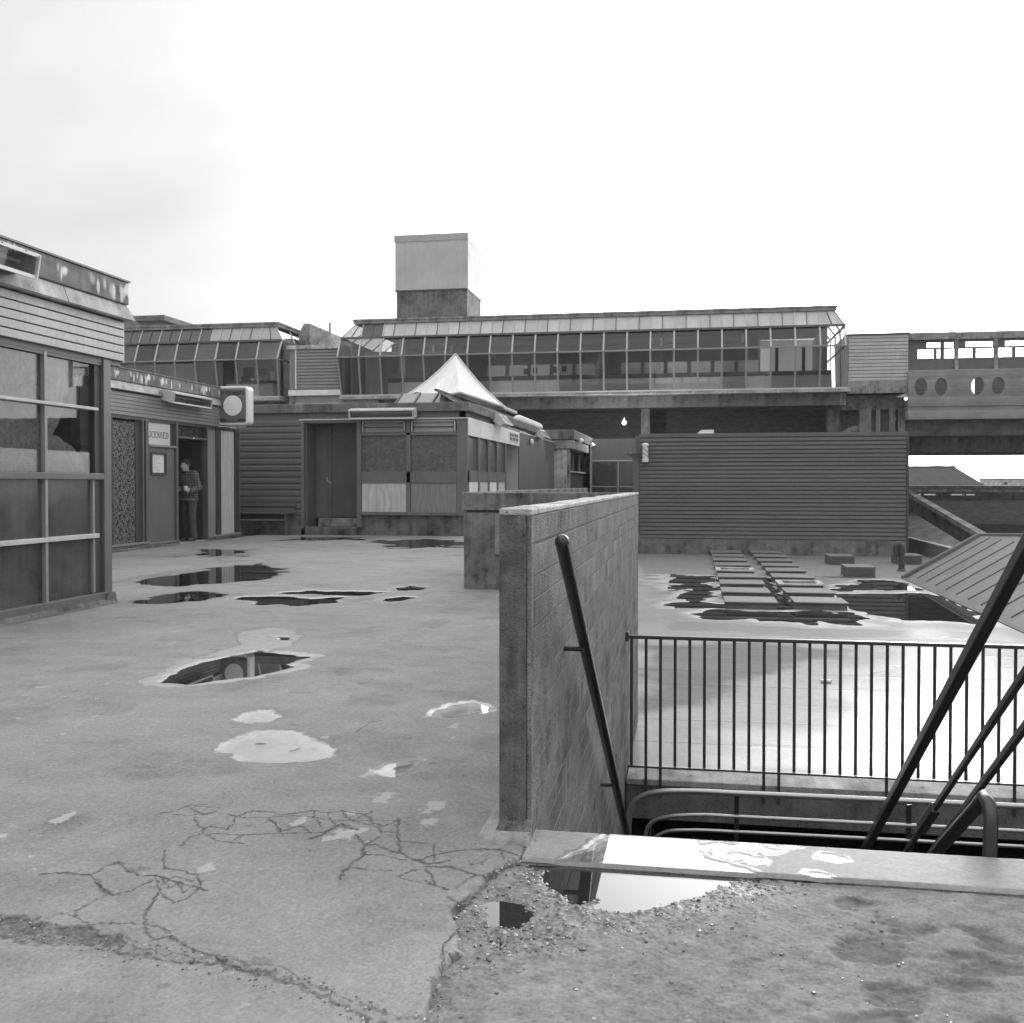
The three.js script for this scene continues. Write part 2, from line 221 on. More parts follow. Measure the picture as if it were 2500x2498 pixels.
// the broken asphalt edge across the bottom left, and the worn bed beside the stairs
const BREAK = [[-3.2, -2.55], [-1.9, -2.49], [-1.74, -2.47], [-1.62, -2.455], [-1.52, -2.42], [-1.41, -2.41], [-1.29, -2.39], [-1.1, -2.36], [-0.9, -2.3], [-0.7, -2.2]];
const WORN = [[-0.55, -3.6], [-0.55, -3.4], [-0.56, -3.22], [-0.61, -3.12], [-0.64, -2.98], [-0.66, -2.88], [-0.68, -2.79], [-0.63, -2.65], [-0.61, -2.53], [-0.63, -2.4], [-0.6, -2.2], [-0.62, -1.2]];
const along = (L, x, z) => { let d = 9; for (let i = 1; i < L.length; i++) d = Math.min(d, segD(x, z, ...L[i - 1], ...L[i])); return d; };
const CRACKS = [
  [5,-1991,-3414,-1945,-3444,-1915,-3507,-1808,-3435,-1777,-3474,-1679,-3435,-1643,-3508,-1580,-3508,-1514,-3482,-1461,-3522,-1413,-3549,-1359,-3540,-1307,-3567,-1222,-3548,-1183,-3522,-1155,-3462,-1107,-3429,-1074,-3487,-1059,-3511],
  [4,-1920,-3415,-1864,-3414,-1814,-3445],
  [3,-1928,-3516,-1891,-3523,-1791,-3517],
  [4,-1832,-3420,-1800,-3360,-1740,-3298,-1713,-3252,-1738,-3208,-1729,-3125],
  [4,-1679,-3435,-1654,-3375,-1645,-3304,-1722,-3321,-1735,-3288],
  [4,-1708,-3243,-1650,-3253,-1563,-3258,-1481,-3289,-1401,-3307,-1332,-3318,-1295,-3335],
  [4,-1693,-3236,-1643,-3196,-1579,-3184,-1525,-3179],
  [3,-1579,-3184,-1566,-3248],
  [4,-1711,-3452,-1645,-3430,-1552,-3447,-1475,-3482,-1391,-3485,-1320,-3459],
  [5,-1543,-3426,-1509,-3400,-1469,-3345,-1448,-3312,-1418,-3364,-1397,-3378,-1332,-3318],
  [9,-1317,-3262,-1291,-3306,-1278,-3368,-1261,-3433,-1212,-3390,-1181,-3385],
  [3,-1413,-3549,-1383,-3465,-1346,-3429,-1324,-3381],
  [3,-1350,-3537,-1326,-3475,-1282,-3419],
  [4,-1305,-3563,-1273,-3506,-1233,-3470,-1212,-3539,-1193,-3576],
  [3,-1311,-3456,-1242,-3473,-1171,-3485,-1085,-3500],
  [3,-1244,-3479,-1191,-3456,-1118,-3417,-1089,-3371,-1034,-3381],
  [5,-1072,-3519,-1045,-3419,-1011,-3316,-966,-3185],
  [3,-1002,-3298,-943,-3290,-872,-3284,-836,-3138],
  [6,-1172,-3327,-1104,-3234,-1099,-3189,-1081,-3156,-1090,-3103,-1095,-3043,-1100,-3001,-1087,-2940],
  [6,-1105,-3237,-1070,-3249,-998,-3197,-961,-3186,-905,-3135,-883,-3139],
  [3,-1104,-3243,-1088,-3302,-1080,-3323],
  [4,-1081,-3156,-1014,-3159,-931,-3130],
  [6,-893,-3137,-846,-3111,-816,-3125,-785,-3156],
  [6,-883,-3139,-847,-3192,-790,-3234,-723,-3264,-644,-3277,-573,-3240],
  [4,-1095,-3043,-1031,-3030,-954,-3035],
  [5,-913,-2994,-886,-3047,-864,-3059],
  [5,-856,-3088,-814,-3092,-764,-3097,-704,-3062,-642,-3042,-607,-3024],
  [4,-910,-2987,-865,-2972,-783,-2948,-734,-2927],
  [4,-844,-3070,-811,-3020,-780,-2948],
  [3,-712,-2938,-696,-3001,-674,-3044],
  [3,-642,-3042,-627,-2967],
  [3,-634,-3261,-611,-3195],
  [2,-671,-3246,-668,-3168,-705,-3128],
  [8,-2043,-2819,-1970,-2843,-1875,-2834,-1791,-2753,-1720,-2708],
  [5,-1879,-2842,-1872,-2913,-1856,-2953,-1783,-2886,-1712,-2856,-1676,-2869,-1596,-2836,-1494,-2805,-1456,-2788],
  [5,-1722,-2712,-1684,-2752,-1664,-2834],
  [4,-1760,-3079,-1722,-2994,-1677,-2925,-1627,-2923,-1546,-2896,-1486,-2806],
  [4,-1667,-2854,-1600,-2767,-1578,-2687,-1557,-2612,-1518,-2543,-1488,-2501],
  [4,-1590,-2750,-1514,-2689,-1490,-2721,-1494,-2805],
  [3,-1643,-2858,-1586,-2789,-1575,-2830,-1521,-2762,-1519,-2820],
  [3,-1620,-2802,-1609,-2875,-1541,-2846],
  [3,-1742,-2723,-1757,-2656,-1765,-2593,-1746,-2553,-1673,-2516],
  [3,-1820,-2532,-1798,-2570,-1749,-2558],
  [3,-1673,-2516,-1616,-2538,-1527,-2547,-1467,-2536,-1418,-2505],
  [5,-1410,-2491,-1349,-2448,-1291,-2422,-1218,-2392,-1166,-2373,-1087,-2340],
  [3,-1488,-2501,-1446,-2462,-1410,-2491],
  [4,-721,-2873,-643,-2789,-624,-2708,-651,-2623,-657,-2562,-629,-2453],
  [3,-643,-2535,-594,-2501],
  [6,-730,-3520,-678,-3449,-624,-3407,-582,-3402,-542,-3377],
  [3,-822,-2979,-806,-2966],
  [4,-1707,-4688,-1653,-4697,-1654,-4927,-1609,-4972],
  [2,-1349,-4824,-1268,-4905,-1147,-4936],
];
const FLAKES = Array.from({ length: 60 }, () => [-0.8 - rnd() * 4.4, -2.4 - rnd() * 5.6, 0.006 + 0.02 * rnd() ** 3, 0.4 + rnd()]).concat([[-1.21, -3.33, 0.045, 1.3], [-1.25, -3.28, 0.03, 1], [-1.17, -3.37, 0.03, 1.2], [-1.27, -3.55, 0.02, 1], [-1.42, -3.43, 0.03, 1.5], [-1.2, -3.75, 0.04, 2.2], [-0.98, -3.68, 0.045, 1.8], [-0.95, -3.5, 0.03, 1.5], [-1.36, -4.05, 0.035, 2], [-1.2, -4.92, 0.03, 2], [-2.3, -3.3, 0.03, 2.5], [-1.55, -2.95, 0.03, 1.4]]);
const SCUFFS = Array.from({ length: 170 }, () => [-0.8 - rnd() * 5, -2.2 - rnd() * 6.3, 0.006 + 0.022 * rnd() ** 2, 0.25 + rnd() * 0.8]);
const lineAt = (L, i, j, v) => { for (let k = 1; k < L.length; k++) { const a = L[k - 1], b = L[k]; if ((v >= a[i] && v <= b[i]) || (v <= a[i] && v >= b[i])) return mix(a[j], b[j], (v - a[i]) / (b[i] - a[i] + 1e-9)); } return L[v < L[0][i] ? 0 : L.length - 1][j]; };
const wornX = (z) => lineAt(WORN, 1, 0, z), breakSide = (x, z) => z - lineAt(BREAK, 0, 1, x) + (fbm(x * 9, z * 9, 4) - 0.5) * 0.1;
const BUCKET = new Map();
[FLAKES, SCUFFS].forEach((L, n) => L.forEach((f) => { const a = f[2] * 3 * Math.max(1, 1 / f[3], f[3]); for (let i = Math.floor((f[0] - a) * 4); i <= (f[0] + a) * 4; i++) for (let j = Math.floor((f[1] - a) * 4); j <= (f[1] + a) * 4; j++) { const k = i * 1000 + j; if (!BUCKET.has(k)) BUCKET.set(k, [[], []]); BUCKET.get(k)[n].push(f); } }));
function deckHeight(x, z) {
  const [d] = poolD(x, z); let h = 0.006 + (fbm(x * 1.7, z * 1.7, 3) - 0.5) * 0.004;
  const q = poolD(x, z)[1]; if (!q || !q.dry) h -= 0.016 * step(0.06, -0.05, d); else h += 0.001;
  if (z > -2.75) { const s = breakSide(x, z); h -= 0.005 * step(-0.01, 0.01, s) + 0.007 * step(0.05, 0.0, Math.abs(s - 0.03)) * fbm(x * 45, z * 45, 3); }
  if (x > -0.75 && z > -3.62) h -= 0.06 * step(-0.004, 0.016, x - wornX(z) + (fbm(x * 20, z * 20, 4) - 0.5) * 0.05);
  return h;
}
function deckLook(x, z, near) {                  // [colour, roughness]
  const [d, q] = poolD(x, z);
  let c = 0.56 + 0.22 * (fbm(x * 0.9 + 5, z * 0.9, 4) - 0.5) + 0.16 * (fbm(x * 7, z * 7, 4) - 0.5) + 0.2 * (vn(x * 190, z * 190) - 0.5) + 0.12 * (vn(x * 83, z * 83) - 0.5) + 0.1 * (fbm(x * 2.2, z * 9, 4) - 0.5);
  { const k = vn(x * 120 + 7, z * 120), e = fbm(x * 26 + 50, z * 26, 3); c -= 0.3 * step(0.88, 0.96, k) * step(0.5, 0.62, e); c += 0.25 * step(0.93, 0.98, vn(x * 70, z * 70 + 33)); }
  c -= 0.16 * step(0.62, 0.74, fbm(x * 2.2 + 90, z * 2.2, 3)) * fbm(x * 11, z * 11, 3);
  let r = 0.8;
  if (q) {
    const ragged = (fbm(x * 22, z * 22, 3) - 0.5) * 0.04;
    if (q.rim && d + ragged < q.rim && (d > -0.06 || q.dry)) { const g = 0.96 + 0.45 * (fbm(x * 30, z * 30, 4) - 0.5) + 0.3 * (vn(x * 150, z * 150) - 0.5), w = q.rim * (0.55 + 0.9 * fbm(x * 5 + 20, z * 5, 3)); c = mix(c, g, 1 - step(w - 0.02, w, d + ragged)); if (d < w) r = 0.22; }  // pale rims and neck: sky sheen painted into the deck colour
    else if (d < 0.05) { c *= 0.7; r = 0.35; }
    if (d < -0.02) c = q.dry ? c : q.pale ? 0.7 + 0.3 * (fbm(x * 16, z * 16, 4) - 0.5) : 0.12;  // pale pool floors carry the reflected sky as painted brightness
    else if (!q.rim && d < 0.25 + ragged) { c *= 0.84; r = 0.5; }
  }
  if (near) {
    const cell = BUCKET.get(Math.floor(x * 4) * 1000 + Math.floor(z * 4));
    if (cell) for (const [fx, fz, s, k] of cell[0]) { const dx = (x - fx) * Math.min(1, k), dz = (z - fz) / Math.max(1, k) * 1.0; if (Math.abs(dx) + Math.abs(dz) < s * 3) { const m = Math.hypot(dx, dz) + (fbm(x * 40, z * 40, 4) - 0.5) * s * 1.6; c = mix(c, 0.9, 0.8 * step(s, s * 0.8, m)); } }
    if (cell) for (const [fx, fz, s, k] of cell[1]) { const dx = (x - fx) * k, dz = z - fz; if (Math.abs(dx) + Math.abs(dz) < s * 3) { const m = Math.hypot(dx, dz) + (fbm(x * 35, z * 35, 4) - 0.5) * s * 1.6; c *= mix(1, 0.72, step(s, s * 0.6, m)); } }
    if (z > -2.75) { const s = breakSide(x, z) + (fbm(x * 38, z * 38, 4) - 0.5) * 0.05, e = Math.abs(s - 0.02), wd = mix(0.075, 0.009, step(-1.8, -1.45, x)) * (0.4 + 1.2 * fbm(x * 3.5 + 4, z, 3)); c *= mix(0.18 + 0.7 * fbm(x * 60, z * 60, 4) * (0.5 + fbm(x * 130, z * 130, 2)), 1, step(wd * 0.75, wd, e)) * mix(0.45, 1, step(0, 0.006, Math.abs(s + 0.012))); }
    if (x > -0.8) { const w = along(WORN, x, z) + (fbm(x * 14, z * 14, 3) - 0.5) * 0.03; c *= mix(0.45, 1, step(0.002, 0.012, w)); }
  }
  return [c, r];
}
function lookTextures(x0, x1, z0, z1, size, rsize, look, draw) {
  const cv = document.createElement('canvas'); cv.width = cv.height = size; const ctx = cv.getContext('2d'), im = ctx.createImageData(size, size), rough = new Uint8Array(rsize * rsize * 4), k = size / rsize;
  for (let j = 0; j < size; j++) for (let i = 0; i < size; i++) {
    const x = mix(x0, x1, (i + 0.5) / size), z = mix(z0, z1, (j + 0.5) / size), [c, r] = look(x, z), o = (j * size + i) * 4; im.data[o] = im.data[o + 1] = im.data[o + 2] = clamp(c) * 255; im.data[o + 3] = 255;
    if (i % k === 0 && j % k === 0) { const p = ((j / k) * rsize + i / k) * 4; rough[p] = rough[p + 1] = rough[p + 2] = clamp(r) * 255; rough[p + 3] = 255; }
  }
  ctx.putImageData(im, 0, 0);
  if (draw) { ctx.save(); ctx.scale(size / (x1 - x0), size / (z1 - z0)); ctx.translate(-x0, -z0); draw(ctx); ctx.restore(); }
  const map = new THREE.CanvasTexture(cv); map.flipY = false; map.magFilter = THREE.LinearFilter;
  const rm = new THREE.DataTexture(rough, rsize, rsize); rm.magFilter = THREE.LinearFilter; rm.needsUpdate = true;
  return [map, rm];
}
function sheet(x0, x1, z0, z1, cell, height, keep) { // a height field with uv over its rectangle
  const nx = Math.round((x1 - x0) / cell), nz = Math.round((z1 - z0) / cell), pos = new Float32Array((nx + 1) * (nz + 1) * 3), uv = new Float32Array((nx + 1) * (nz + 1) * 2), idx = [];
  for (let j = 0, k = 0; j <= nz; j++) for (let i = 0; i <= nx; i++, k++) { const x = mix(x0, x1, i / nx), z = mix(z0, z1, j / nz); pos[k * 3] = x; pos[k * 3 + 1] = height(x, z); pos[k * 3 + 2] = z; uv[k * 2] = i / nx; uv[k * 2 + 1] = j / nz; }
  for (let j = 0; j < nz; j++) for (let i = 0; i < nx; i++) { const a = j * (nx + 1) + i, b = a + nx + 1; if (keep && !keep(mix(x0, x1, (i + 0.5) / nx), mix(z0, z1, (j + 0.5) / nz))) continue; idx.push(a, b, a + 1, b, b + 1, a + 1); }
  const g = new THREE.BufferGeometry(); g.setAttribute('position', new THREE.BufferAttribute(pos, 3)); g.setAttribute('uv', new THREE.BufferAttribute(uv, 2)); g.setIndex(idx); g.computeVertexNormals(); return g;
}
const groundMat = (albedo, [map, rm], ior = 1.45) => { const m = new THREE.MeshPhysicalMaterial({ color: grey(Math.min(1, albedo * 1.42)), map, roughness: 1, roughnessMap: rm, ior }); return m; };
const WATER = new THREE.MeshPhysicalMaterial({ color: grey(0.025), roughness: 0.015, ior: 1.85 });
const POOLWATER = new THREE.MeshPhysicalMaterial({ color: grey(0.9), roughness: 0.015, ior: 1.6, transmission: 1, thickness: 0 });
const flat = (x0, x1, z0, z1, y) => { const g = new THREE.PlaneGeometry(x1 - x0, z1 - z0).rotateX(-Math.PI / 2); g.translate((x0 + x1) / 2, y, (z0 + z1) / 2); return g; };

struct('ground', flat(-900, 900, -1500, 300, -9), M(0.07, { t: 'felt', w: 6, r: 0.9 }), 'street level far below the roof decks');

const crackPen = (ctx) => {
  ctx.lineCap = ctx.lineJoin = 'round'; const r = seeded(5);
  for (const [w, ...p] of CRACKS) for (const pass of [0, 1]) {
    for (let i = 0; i + 3 < p.length; i += 2) {
      const [ax, az, bx, bz] = [p[i], p[i + 1], p[i + 2], p[i + 3]].map((v) => v / 1000), n = 5; let px = ax, pz = az;
      for (let k = 1; k <= n; k++) {
        const t = k / n, j = k < n ? 0.012 : 0, x = mix(ax, bx, t) + (r() - 0.5) * j, z = mix(az, bz, t) + (r() - 0.5) * j;
        ctx.beginPath(); ctx.moveTo(px, pz); ctx.lineTo(x, z); ctx.lineWidth = (0.0012 + w * 0.0011) * (0.25 + 1.5 * r() ** 1.5) * (pass ? 0.6 : 1.7); ctx.strokeStyle = pass ? 'rgba(20,20,20,.95)' : 'rgba(45,45,45,.45)'; ctx.stroke(); px = x; pz = z;
      }
      if (pass && r() > 0.45) { ctx.beginPath(); ctx.ellipse(bx + (r() - 0.5) * 0.01, bz + (r() - 0.5) * 0.01, 0.002 + 0.008 * r(), 0.002 + 0.006 * r(), r() * 3, 0, 7); ctx.fillStyle = 'rgba(35,35,35,.75)'; ctx.fill(); }
    }
  }
};
const NEAR = [-6.05, -0.54, -8.6, -1.4], FAR = [-10.45, -0.556, -24, -8.6];
{
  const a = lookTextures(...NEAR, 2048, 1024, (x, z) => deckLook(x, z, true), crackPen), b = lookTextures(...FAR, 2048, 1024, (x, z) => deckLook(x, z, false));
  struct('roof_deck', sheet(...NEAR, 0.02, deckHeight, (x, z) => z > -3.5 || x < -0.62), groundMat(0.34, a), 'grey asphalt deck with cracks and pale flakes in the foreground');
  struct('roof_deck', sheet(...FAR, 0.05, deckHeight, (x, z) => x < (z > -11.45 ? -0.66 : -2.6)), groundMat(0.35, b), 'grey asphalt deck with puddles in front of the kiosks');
  struct('roof_deck', mergeGeometries([B(-10.45, -0.7, -0.5, -0.07, -11.45, -1.4), B(-10.45, -2.6, -0.5, -0.03, -24, -11.45), B(-30, -10.45, -0.5, -0.02, -50, -1.4), B(-10.45, -2.6, -0.5, -0.01, -50, -24)].map(wuv)), MAT.concreteDark, 'thick slab that carries the roof deck');
}
const poolNames = ['dark puddle with a broad pale rim in the middle of the deck', '', 'tiny dark puddle in the pale neck above the rimmed puddle', 'bright oval puddle with a leaf, mirroring the sky', 'small pale puddle just above the bright oval one', 'pale oval puddle close to the near wall end', 'leaf-shaped puddle between the bright oval one and the wall', 'long dark puddle mirroring the licensed front', 'dark puddle beside the foot of the left shopfront', 'long ragged dark puddle with a pale rim, second row', 'small dark puddle with a pale rim, left of the low wall', 'dark patch of water nearest the low wall foot', 'thin dark streak of water behind the second row', 'dark puddle in front of the kiosk steps', 'branching wet patch in front of the kiosk windows', 'thin wet patch along the licensed front'];
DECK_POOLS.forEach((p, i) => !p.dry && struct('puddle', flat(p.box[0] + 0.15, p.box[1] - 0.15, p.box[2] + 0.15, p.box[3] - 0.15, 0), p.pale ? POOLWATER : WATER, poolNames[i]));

// worn asphalt bed beside the stair head, with standing water among the stones
const BED_WATER = -0.016;
const BED_POOLS = [pool([[-0.44, -3.215], [0.12, -3.215], [0.1, -3.17], [0.03, -3.09], [-0.1, -2.98], [-0.2, -2.93], [-0.27, -2.93], [-0.26, -3.0], [-0.34, -2.96], [-0.43, -3.05]], { n: 0.02, f: 14 }), pool([[-0.59, -2.88], [-0.57, -2.91], [-0.51, -2.89], [-0.48, -2.83], [-0.51, -2.76], [-0.56, -2.78]], { n: 0.012, f: 20 })];
function stones(x, z, k) {                       // height of rounded stones, about one per cell of 1/k metres
  const wx = (fbm(x * 60, z * 60, 3) - 0.5) * 0.02, wz = (fbm(x * 60 + 40, z * 60, 3) - 0.5) * 0.02, X = (x + wx) * k, Z = (z + wz) * k, xi = Math.floor(X), zi = Math.floor(Z); let h = 0;
  for (let j = -1; j <= 1; j++) for (let i = -1; i <= 1; i++) { const cx = xi + i, cz = zi + j, o = ((cx & 127) + (cz & 127) * 256), px = cx + 0.15 + 0.7 * LAT[o], pz = cz + 0.15 + 0.7 * LAT[o + 128], r = 0.3 + 0.5 * LAT[o + 32896] ** 2, a = LAT[(o + 777) & 65535] * 3.14, c = Math.cos(a), s = Math.sin(a), dx = X - px, dz = Z - pz, u = (dx * c + dz * s) * 0.8, v = (dz * c - dx * s) * 1.25, d = 1 - (u * u + v * v) / (r * r); if (d > 0) h = Math.max(h, Math.min(Math.sqrt(d), 0.62 + 0.3 * LAT[(o + 99) & 65535]) * r); }
  return h;
}
const bedWet = (x, z, d) => step(0.34, 0.02, d + (fbm(x * 5, z * 5, 3) - 0.5) * 0.3) * step(0.5, 0.15, x);
function bedHeight(x, z) {
  const [d] = poolD(x, z, BED_POOLS), wet = bedWet(x, z, d), edge = step(0.2, 0, x - wornX(z));
  const st = stones(x, z, 52) * 0.6 + stones(x + 5, z + 3, 84) * 0.45, fine = fbm(x * 70, z * 70, 4) - 0.5;
  const rough = Math.max(wet, edge * 0.5), h0 = -0.011 + 0.008 * (fbm(x * 3, z * 3, 3) - 0.5); let h = h0 + mix(0.0015, 0.0068, rough) * (st - 0.3) + mix(0.005, 0.003, rough) * fine + mix(0.006, 0.007, rough) * (fbm(x * 14, z * 14, 4) - 0.5);
  const pit = fbm(x * 4.2 + 3, z * 7.5, 4); h -= 0.008 * step(0.6, 0.7, pit) * (1 - wet) * step(0.15, 0.4, x);
  h -= 0.014 * step(0.05, -0.03, d); h -= 0.0015 * wet;
  return Math.min(h, 0.004) - 0.004 * step(-3.17, -3.2, z);
}
{
  const x0 = -0.72, x1 = 2.4, z0 = -3.22, z1 = -1.4;
  const look = (x, z) => {
    const [d] = poolD(x, z, BED_POOLS), wet = bedWet(x, z, d);
    let c = 0.56 + 0.3 * (fbm(x * 3, z * 3, 4) - 0.5) + 0.4 * (fbm(x * 24, z * 24, 4) - 0.5) + 0.26 * (fbm(x * 90, z * 90, 3) - 0.5) + 0.2 * (vn(x * 170, z * 170) - 0.5);
    c *= mix(1, 0.6, step(0.6, 0.7, fbm(x * 4.2 + 3, z * 7.5, 4)) * (1 - wet) * step(0.15, 0.4, x) * (0.5 + fbm(x * 30, z * 30, 3)));
    const X = Math.floor(x * 52), Zc = Math.floor(z * 52); c *= mix(1, 0.55 + 0.9 * LAT[((X & 255) * 256 + (Zc & 255))], 0.6 * wet) ;
    return [c * mix(1, 0.75, wet), mix(0.88, 0.34 + 0.3 * fbm(x * 20, z * 20, 3), wet)];
  };
  const t = lookTextures(x0, x1, z0, z1, 2048, 1024, look), m = groundMat(0.28, t, 1.5);
  const bed = (a, b, cell, lab) => { const g = sheet(a, b, z0, z1, cell, bedHeight), uv = g.attributes.uv; for (let i = 0; i < uv.count; i++) uv.setX(i, (mix(a, b, uv.getX(i)) - x0) / (x1 - x0)); return struct('worn_asphalt', g, m, lab); };
  bed(x0, 0.5, 0.0038, 'wet stony worn asphalt at the head of the stairs'); bed(0.5, x1, 0.0085, 'dry pitted worn asphalt in the right foreground');
  struct('puddle', flat(-0.72, 0.35, -3.215, -2.3, BED_WATER), WATER, 'sky-bright puddle among the stones behind the kerb');
}
{
  const gs = [], tone = [], r = seeded(91), stone = (x, z, s, y) => { const g = new THREE.IcosahedronGeometry(s, 0), p = g.attributes.position; for (let i = 0; i < p.count; i++) { const k = 0.5 + 0.9 * vn(p.getX(i) / s * 1.7 + x * 900, p.getY(i) / s * 1.7 + p.getZ(i) / s * 2.3 + z * 700); p.setXYZ(i, p.getX(i) * k, p.getY(i) * k * 0.5, p.getZ(i) * k); } g.rotateY(r() * 6).rotateX((r() - 0.5) * 0.8).translate(x, y + s * 0.25, z); g.computeVertexNormals(); const t = 0.12 + 0.6 * r() ** 2, c = new Float32Array(p.count * 3).fill(t); g.setAttribute('color', new THREE.BufferAttribute(c, 3)); gs.push(g); };
  for (let i = 0; i < 9000; i++) { const x = -0.64 + 1.25 * r(), z = -3.2 + 1.5 * r(), [d] = poolD(x, z, BED_POOLS), w = bedWet(x, z, d); if (d < 0.005 || r() > 0.05 + 0.8 * w || x < wornX(z) + 0.02) continue; stone(x, z, 0.0014 + 0.006 * r() ** 3, bedHeight(x, z)); }
  for (let i = 0; i < 260; i++) { const z = -3.4 + 1.9 * r(); stone(wornX(z) + (r() - 0.4) * 0.05, z, 0.002 + 0.005 * r() ** 2, r() < 0.5 ? 0.003 : -0.008); }
  for (let i = 0; i < 500; i++) { const x = -2.6 + 2 * r(), z = lineAt(BREAK, 0, 1, x) + 0.02 + (r() - 0.5) * 0.1; stone(x, z, 0.0015 + 0.004 * r() ** 2, deckHeight(x, z)); }
  const m = new THREE.MeshPhysicalMaterial({ color: grey(0.8), vertexColors: true, roughness: 0.3, ior: 1.5 }), o = new THREE.Mesh(mergeGeometries(gs.map((g) => (g.index ? g.toNonIndexed() : g))), m); o.name = 'gravel'; o.userData = { kind: 'stuff', label: 'loose grit and small stones on the broken asphalt' }; o.castShadow = o.receiveShadow = true; scene.add(o);
}
// the kerb slab at the stair head, wet along its left half
const KERB_POOLS = [pool([[-0.3, -3.52], [0, -3.52], [0.02, -3.42], [0.04, -3.33], [0.18, -3.26], [0.22, -3.2], [-0.46, -3.2], [-0.36, -3.33]], { n: 0.025, f: 16 }), ...[[0.1, -3.44, 0.07], [0.2, -3.46, 0.05], [0.14, -3.36, 0.04], [0.27, -3.44, 0.04], [0.46, -3.4, 0.04], [0.22, -3.33, 0.025], [0.4, -3.25, 0.02], [0.34, -3.49, 0.02]].map(([x, z, s]) => pool([[x - s, z], [x, z + s * 0.7], [x + s, z], [x, z - s * 0.7]], { n: 0.03, f: 22 }))];
{
  const x0 = -0.556, x1 = 2.4, z0 = -3.515, z1 = -3.222;
  const look = (x, z) => { const [d] = poolD(x, z, KERB_POOLS); return [(0.62 + 0.3 * (fbm(x * 6, z * 6, 4) - 0.5) + 0.2 * (fbm(x * 60, z * 60, 3) - 0.5) + 0.14 * (vn(x * 170, z * 170) - 0.5)) * (d < 0.01 ? 0.85 : 1), d < 0.03 ? 0.14 : 0.6]; };
  const g = sheet(x0, x1, z0, z1, 0.0085, (x, z) => { const [d] = poolD(x, z, KERB_POOLS); return 0.003 + 0.0016 * (fbm(x * 40, z * 40, 3) - 0.5) - 0.004 * step(0.02, -0.01, d) - 0.014 * step(z0 + 0.014, z0, z) - 0.012 * step(z1 - 0.01, z1, z); });
  const k = struct('stair_kerb', g, groundMat(0.31, lookTextures(x0, x1, z0, z1, 1024, 1024, look), 1.5), 'pale concrete kerb slab along the head of the stairs');
  struct('stair_kerb', wuv(B(x0, x1, -0.32, -0.012, z0 + 0.004, z1 - 0.004)), MAT.concrete, 'body of the kerb slab at the stair head');
  struct('puddle', flat(-0.5, 0.55, z0 + 0.012, z1 - 0.006, 0.0012), POOLWATER, 'bright film of water on the kerb slab');
}
// lower roof of lapped felt
const LOW = -1.28;
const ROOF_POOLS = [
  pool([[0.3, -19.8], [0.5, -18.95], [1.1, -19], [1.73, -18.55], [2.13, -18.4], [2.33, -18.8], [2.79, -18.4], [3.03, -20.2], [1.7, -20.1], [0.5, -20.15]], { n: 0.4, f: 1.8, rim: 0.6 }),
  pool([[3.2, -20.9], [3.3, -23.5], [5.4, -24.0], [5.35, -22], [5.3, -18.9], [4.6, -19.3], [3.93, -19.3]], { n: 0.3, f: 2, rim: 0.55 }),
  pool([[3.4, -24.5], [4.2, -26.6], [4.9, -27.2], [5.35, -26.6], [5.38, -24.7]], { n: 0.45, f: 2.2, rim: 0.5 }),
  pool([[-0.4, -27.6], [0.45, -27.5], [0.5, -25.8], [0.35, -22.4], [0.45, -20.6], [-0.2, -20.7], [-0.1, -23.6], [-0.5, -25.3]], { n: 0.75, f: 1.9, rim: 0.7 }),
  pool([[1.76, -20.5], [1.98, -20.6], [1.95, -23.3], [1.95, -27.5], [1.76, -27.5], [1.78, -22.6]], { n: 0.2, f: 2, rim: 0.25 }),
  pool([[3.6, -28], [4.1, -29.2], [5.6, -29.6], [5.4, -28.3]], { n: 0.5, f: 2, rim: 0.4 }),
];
const FILM = [pool([[0.35, -9], [0.2, -10.2], [1.3, -10.4], [1.6, -12], [2.3, -14.5], [3.4, -16.2], [5.6, -16.5], [5.6, -9]], { n: 0.5, f: 1.2 }), pool([[-0.6, -18.6], [2.5, -18], [5.3, -18.3], [5, -16.9], [2, -16.6], [-0.6, -16.9]], { n: 0.35, f: 1.5 }), pool([[-0.6, -11], [0.1, -11.4], [1.1, -13.6], [2.5, -15.6], [1, -16.2], [-0.6, -15.4]], { n: 0.4, f: 1.3 })];
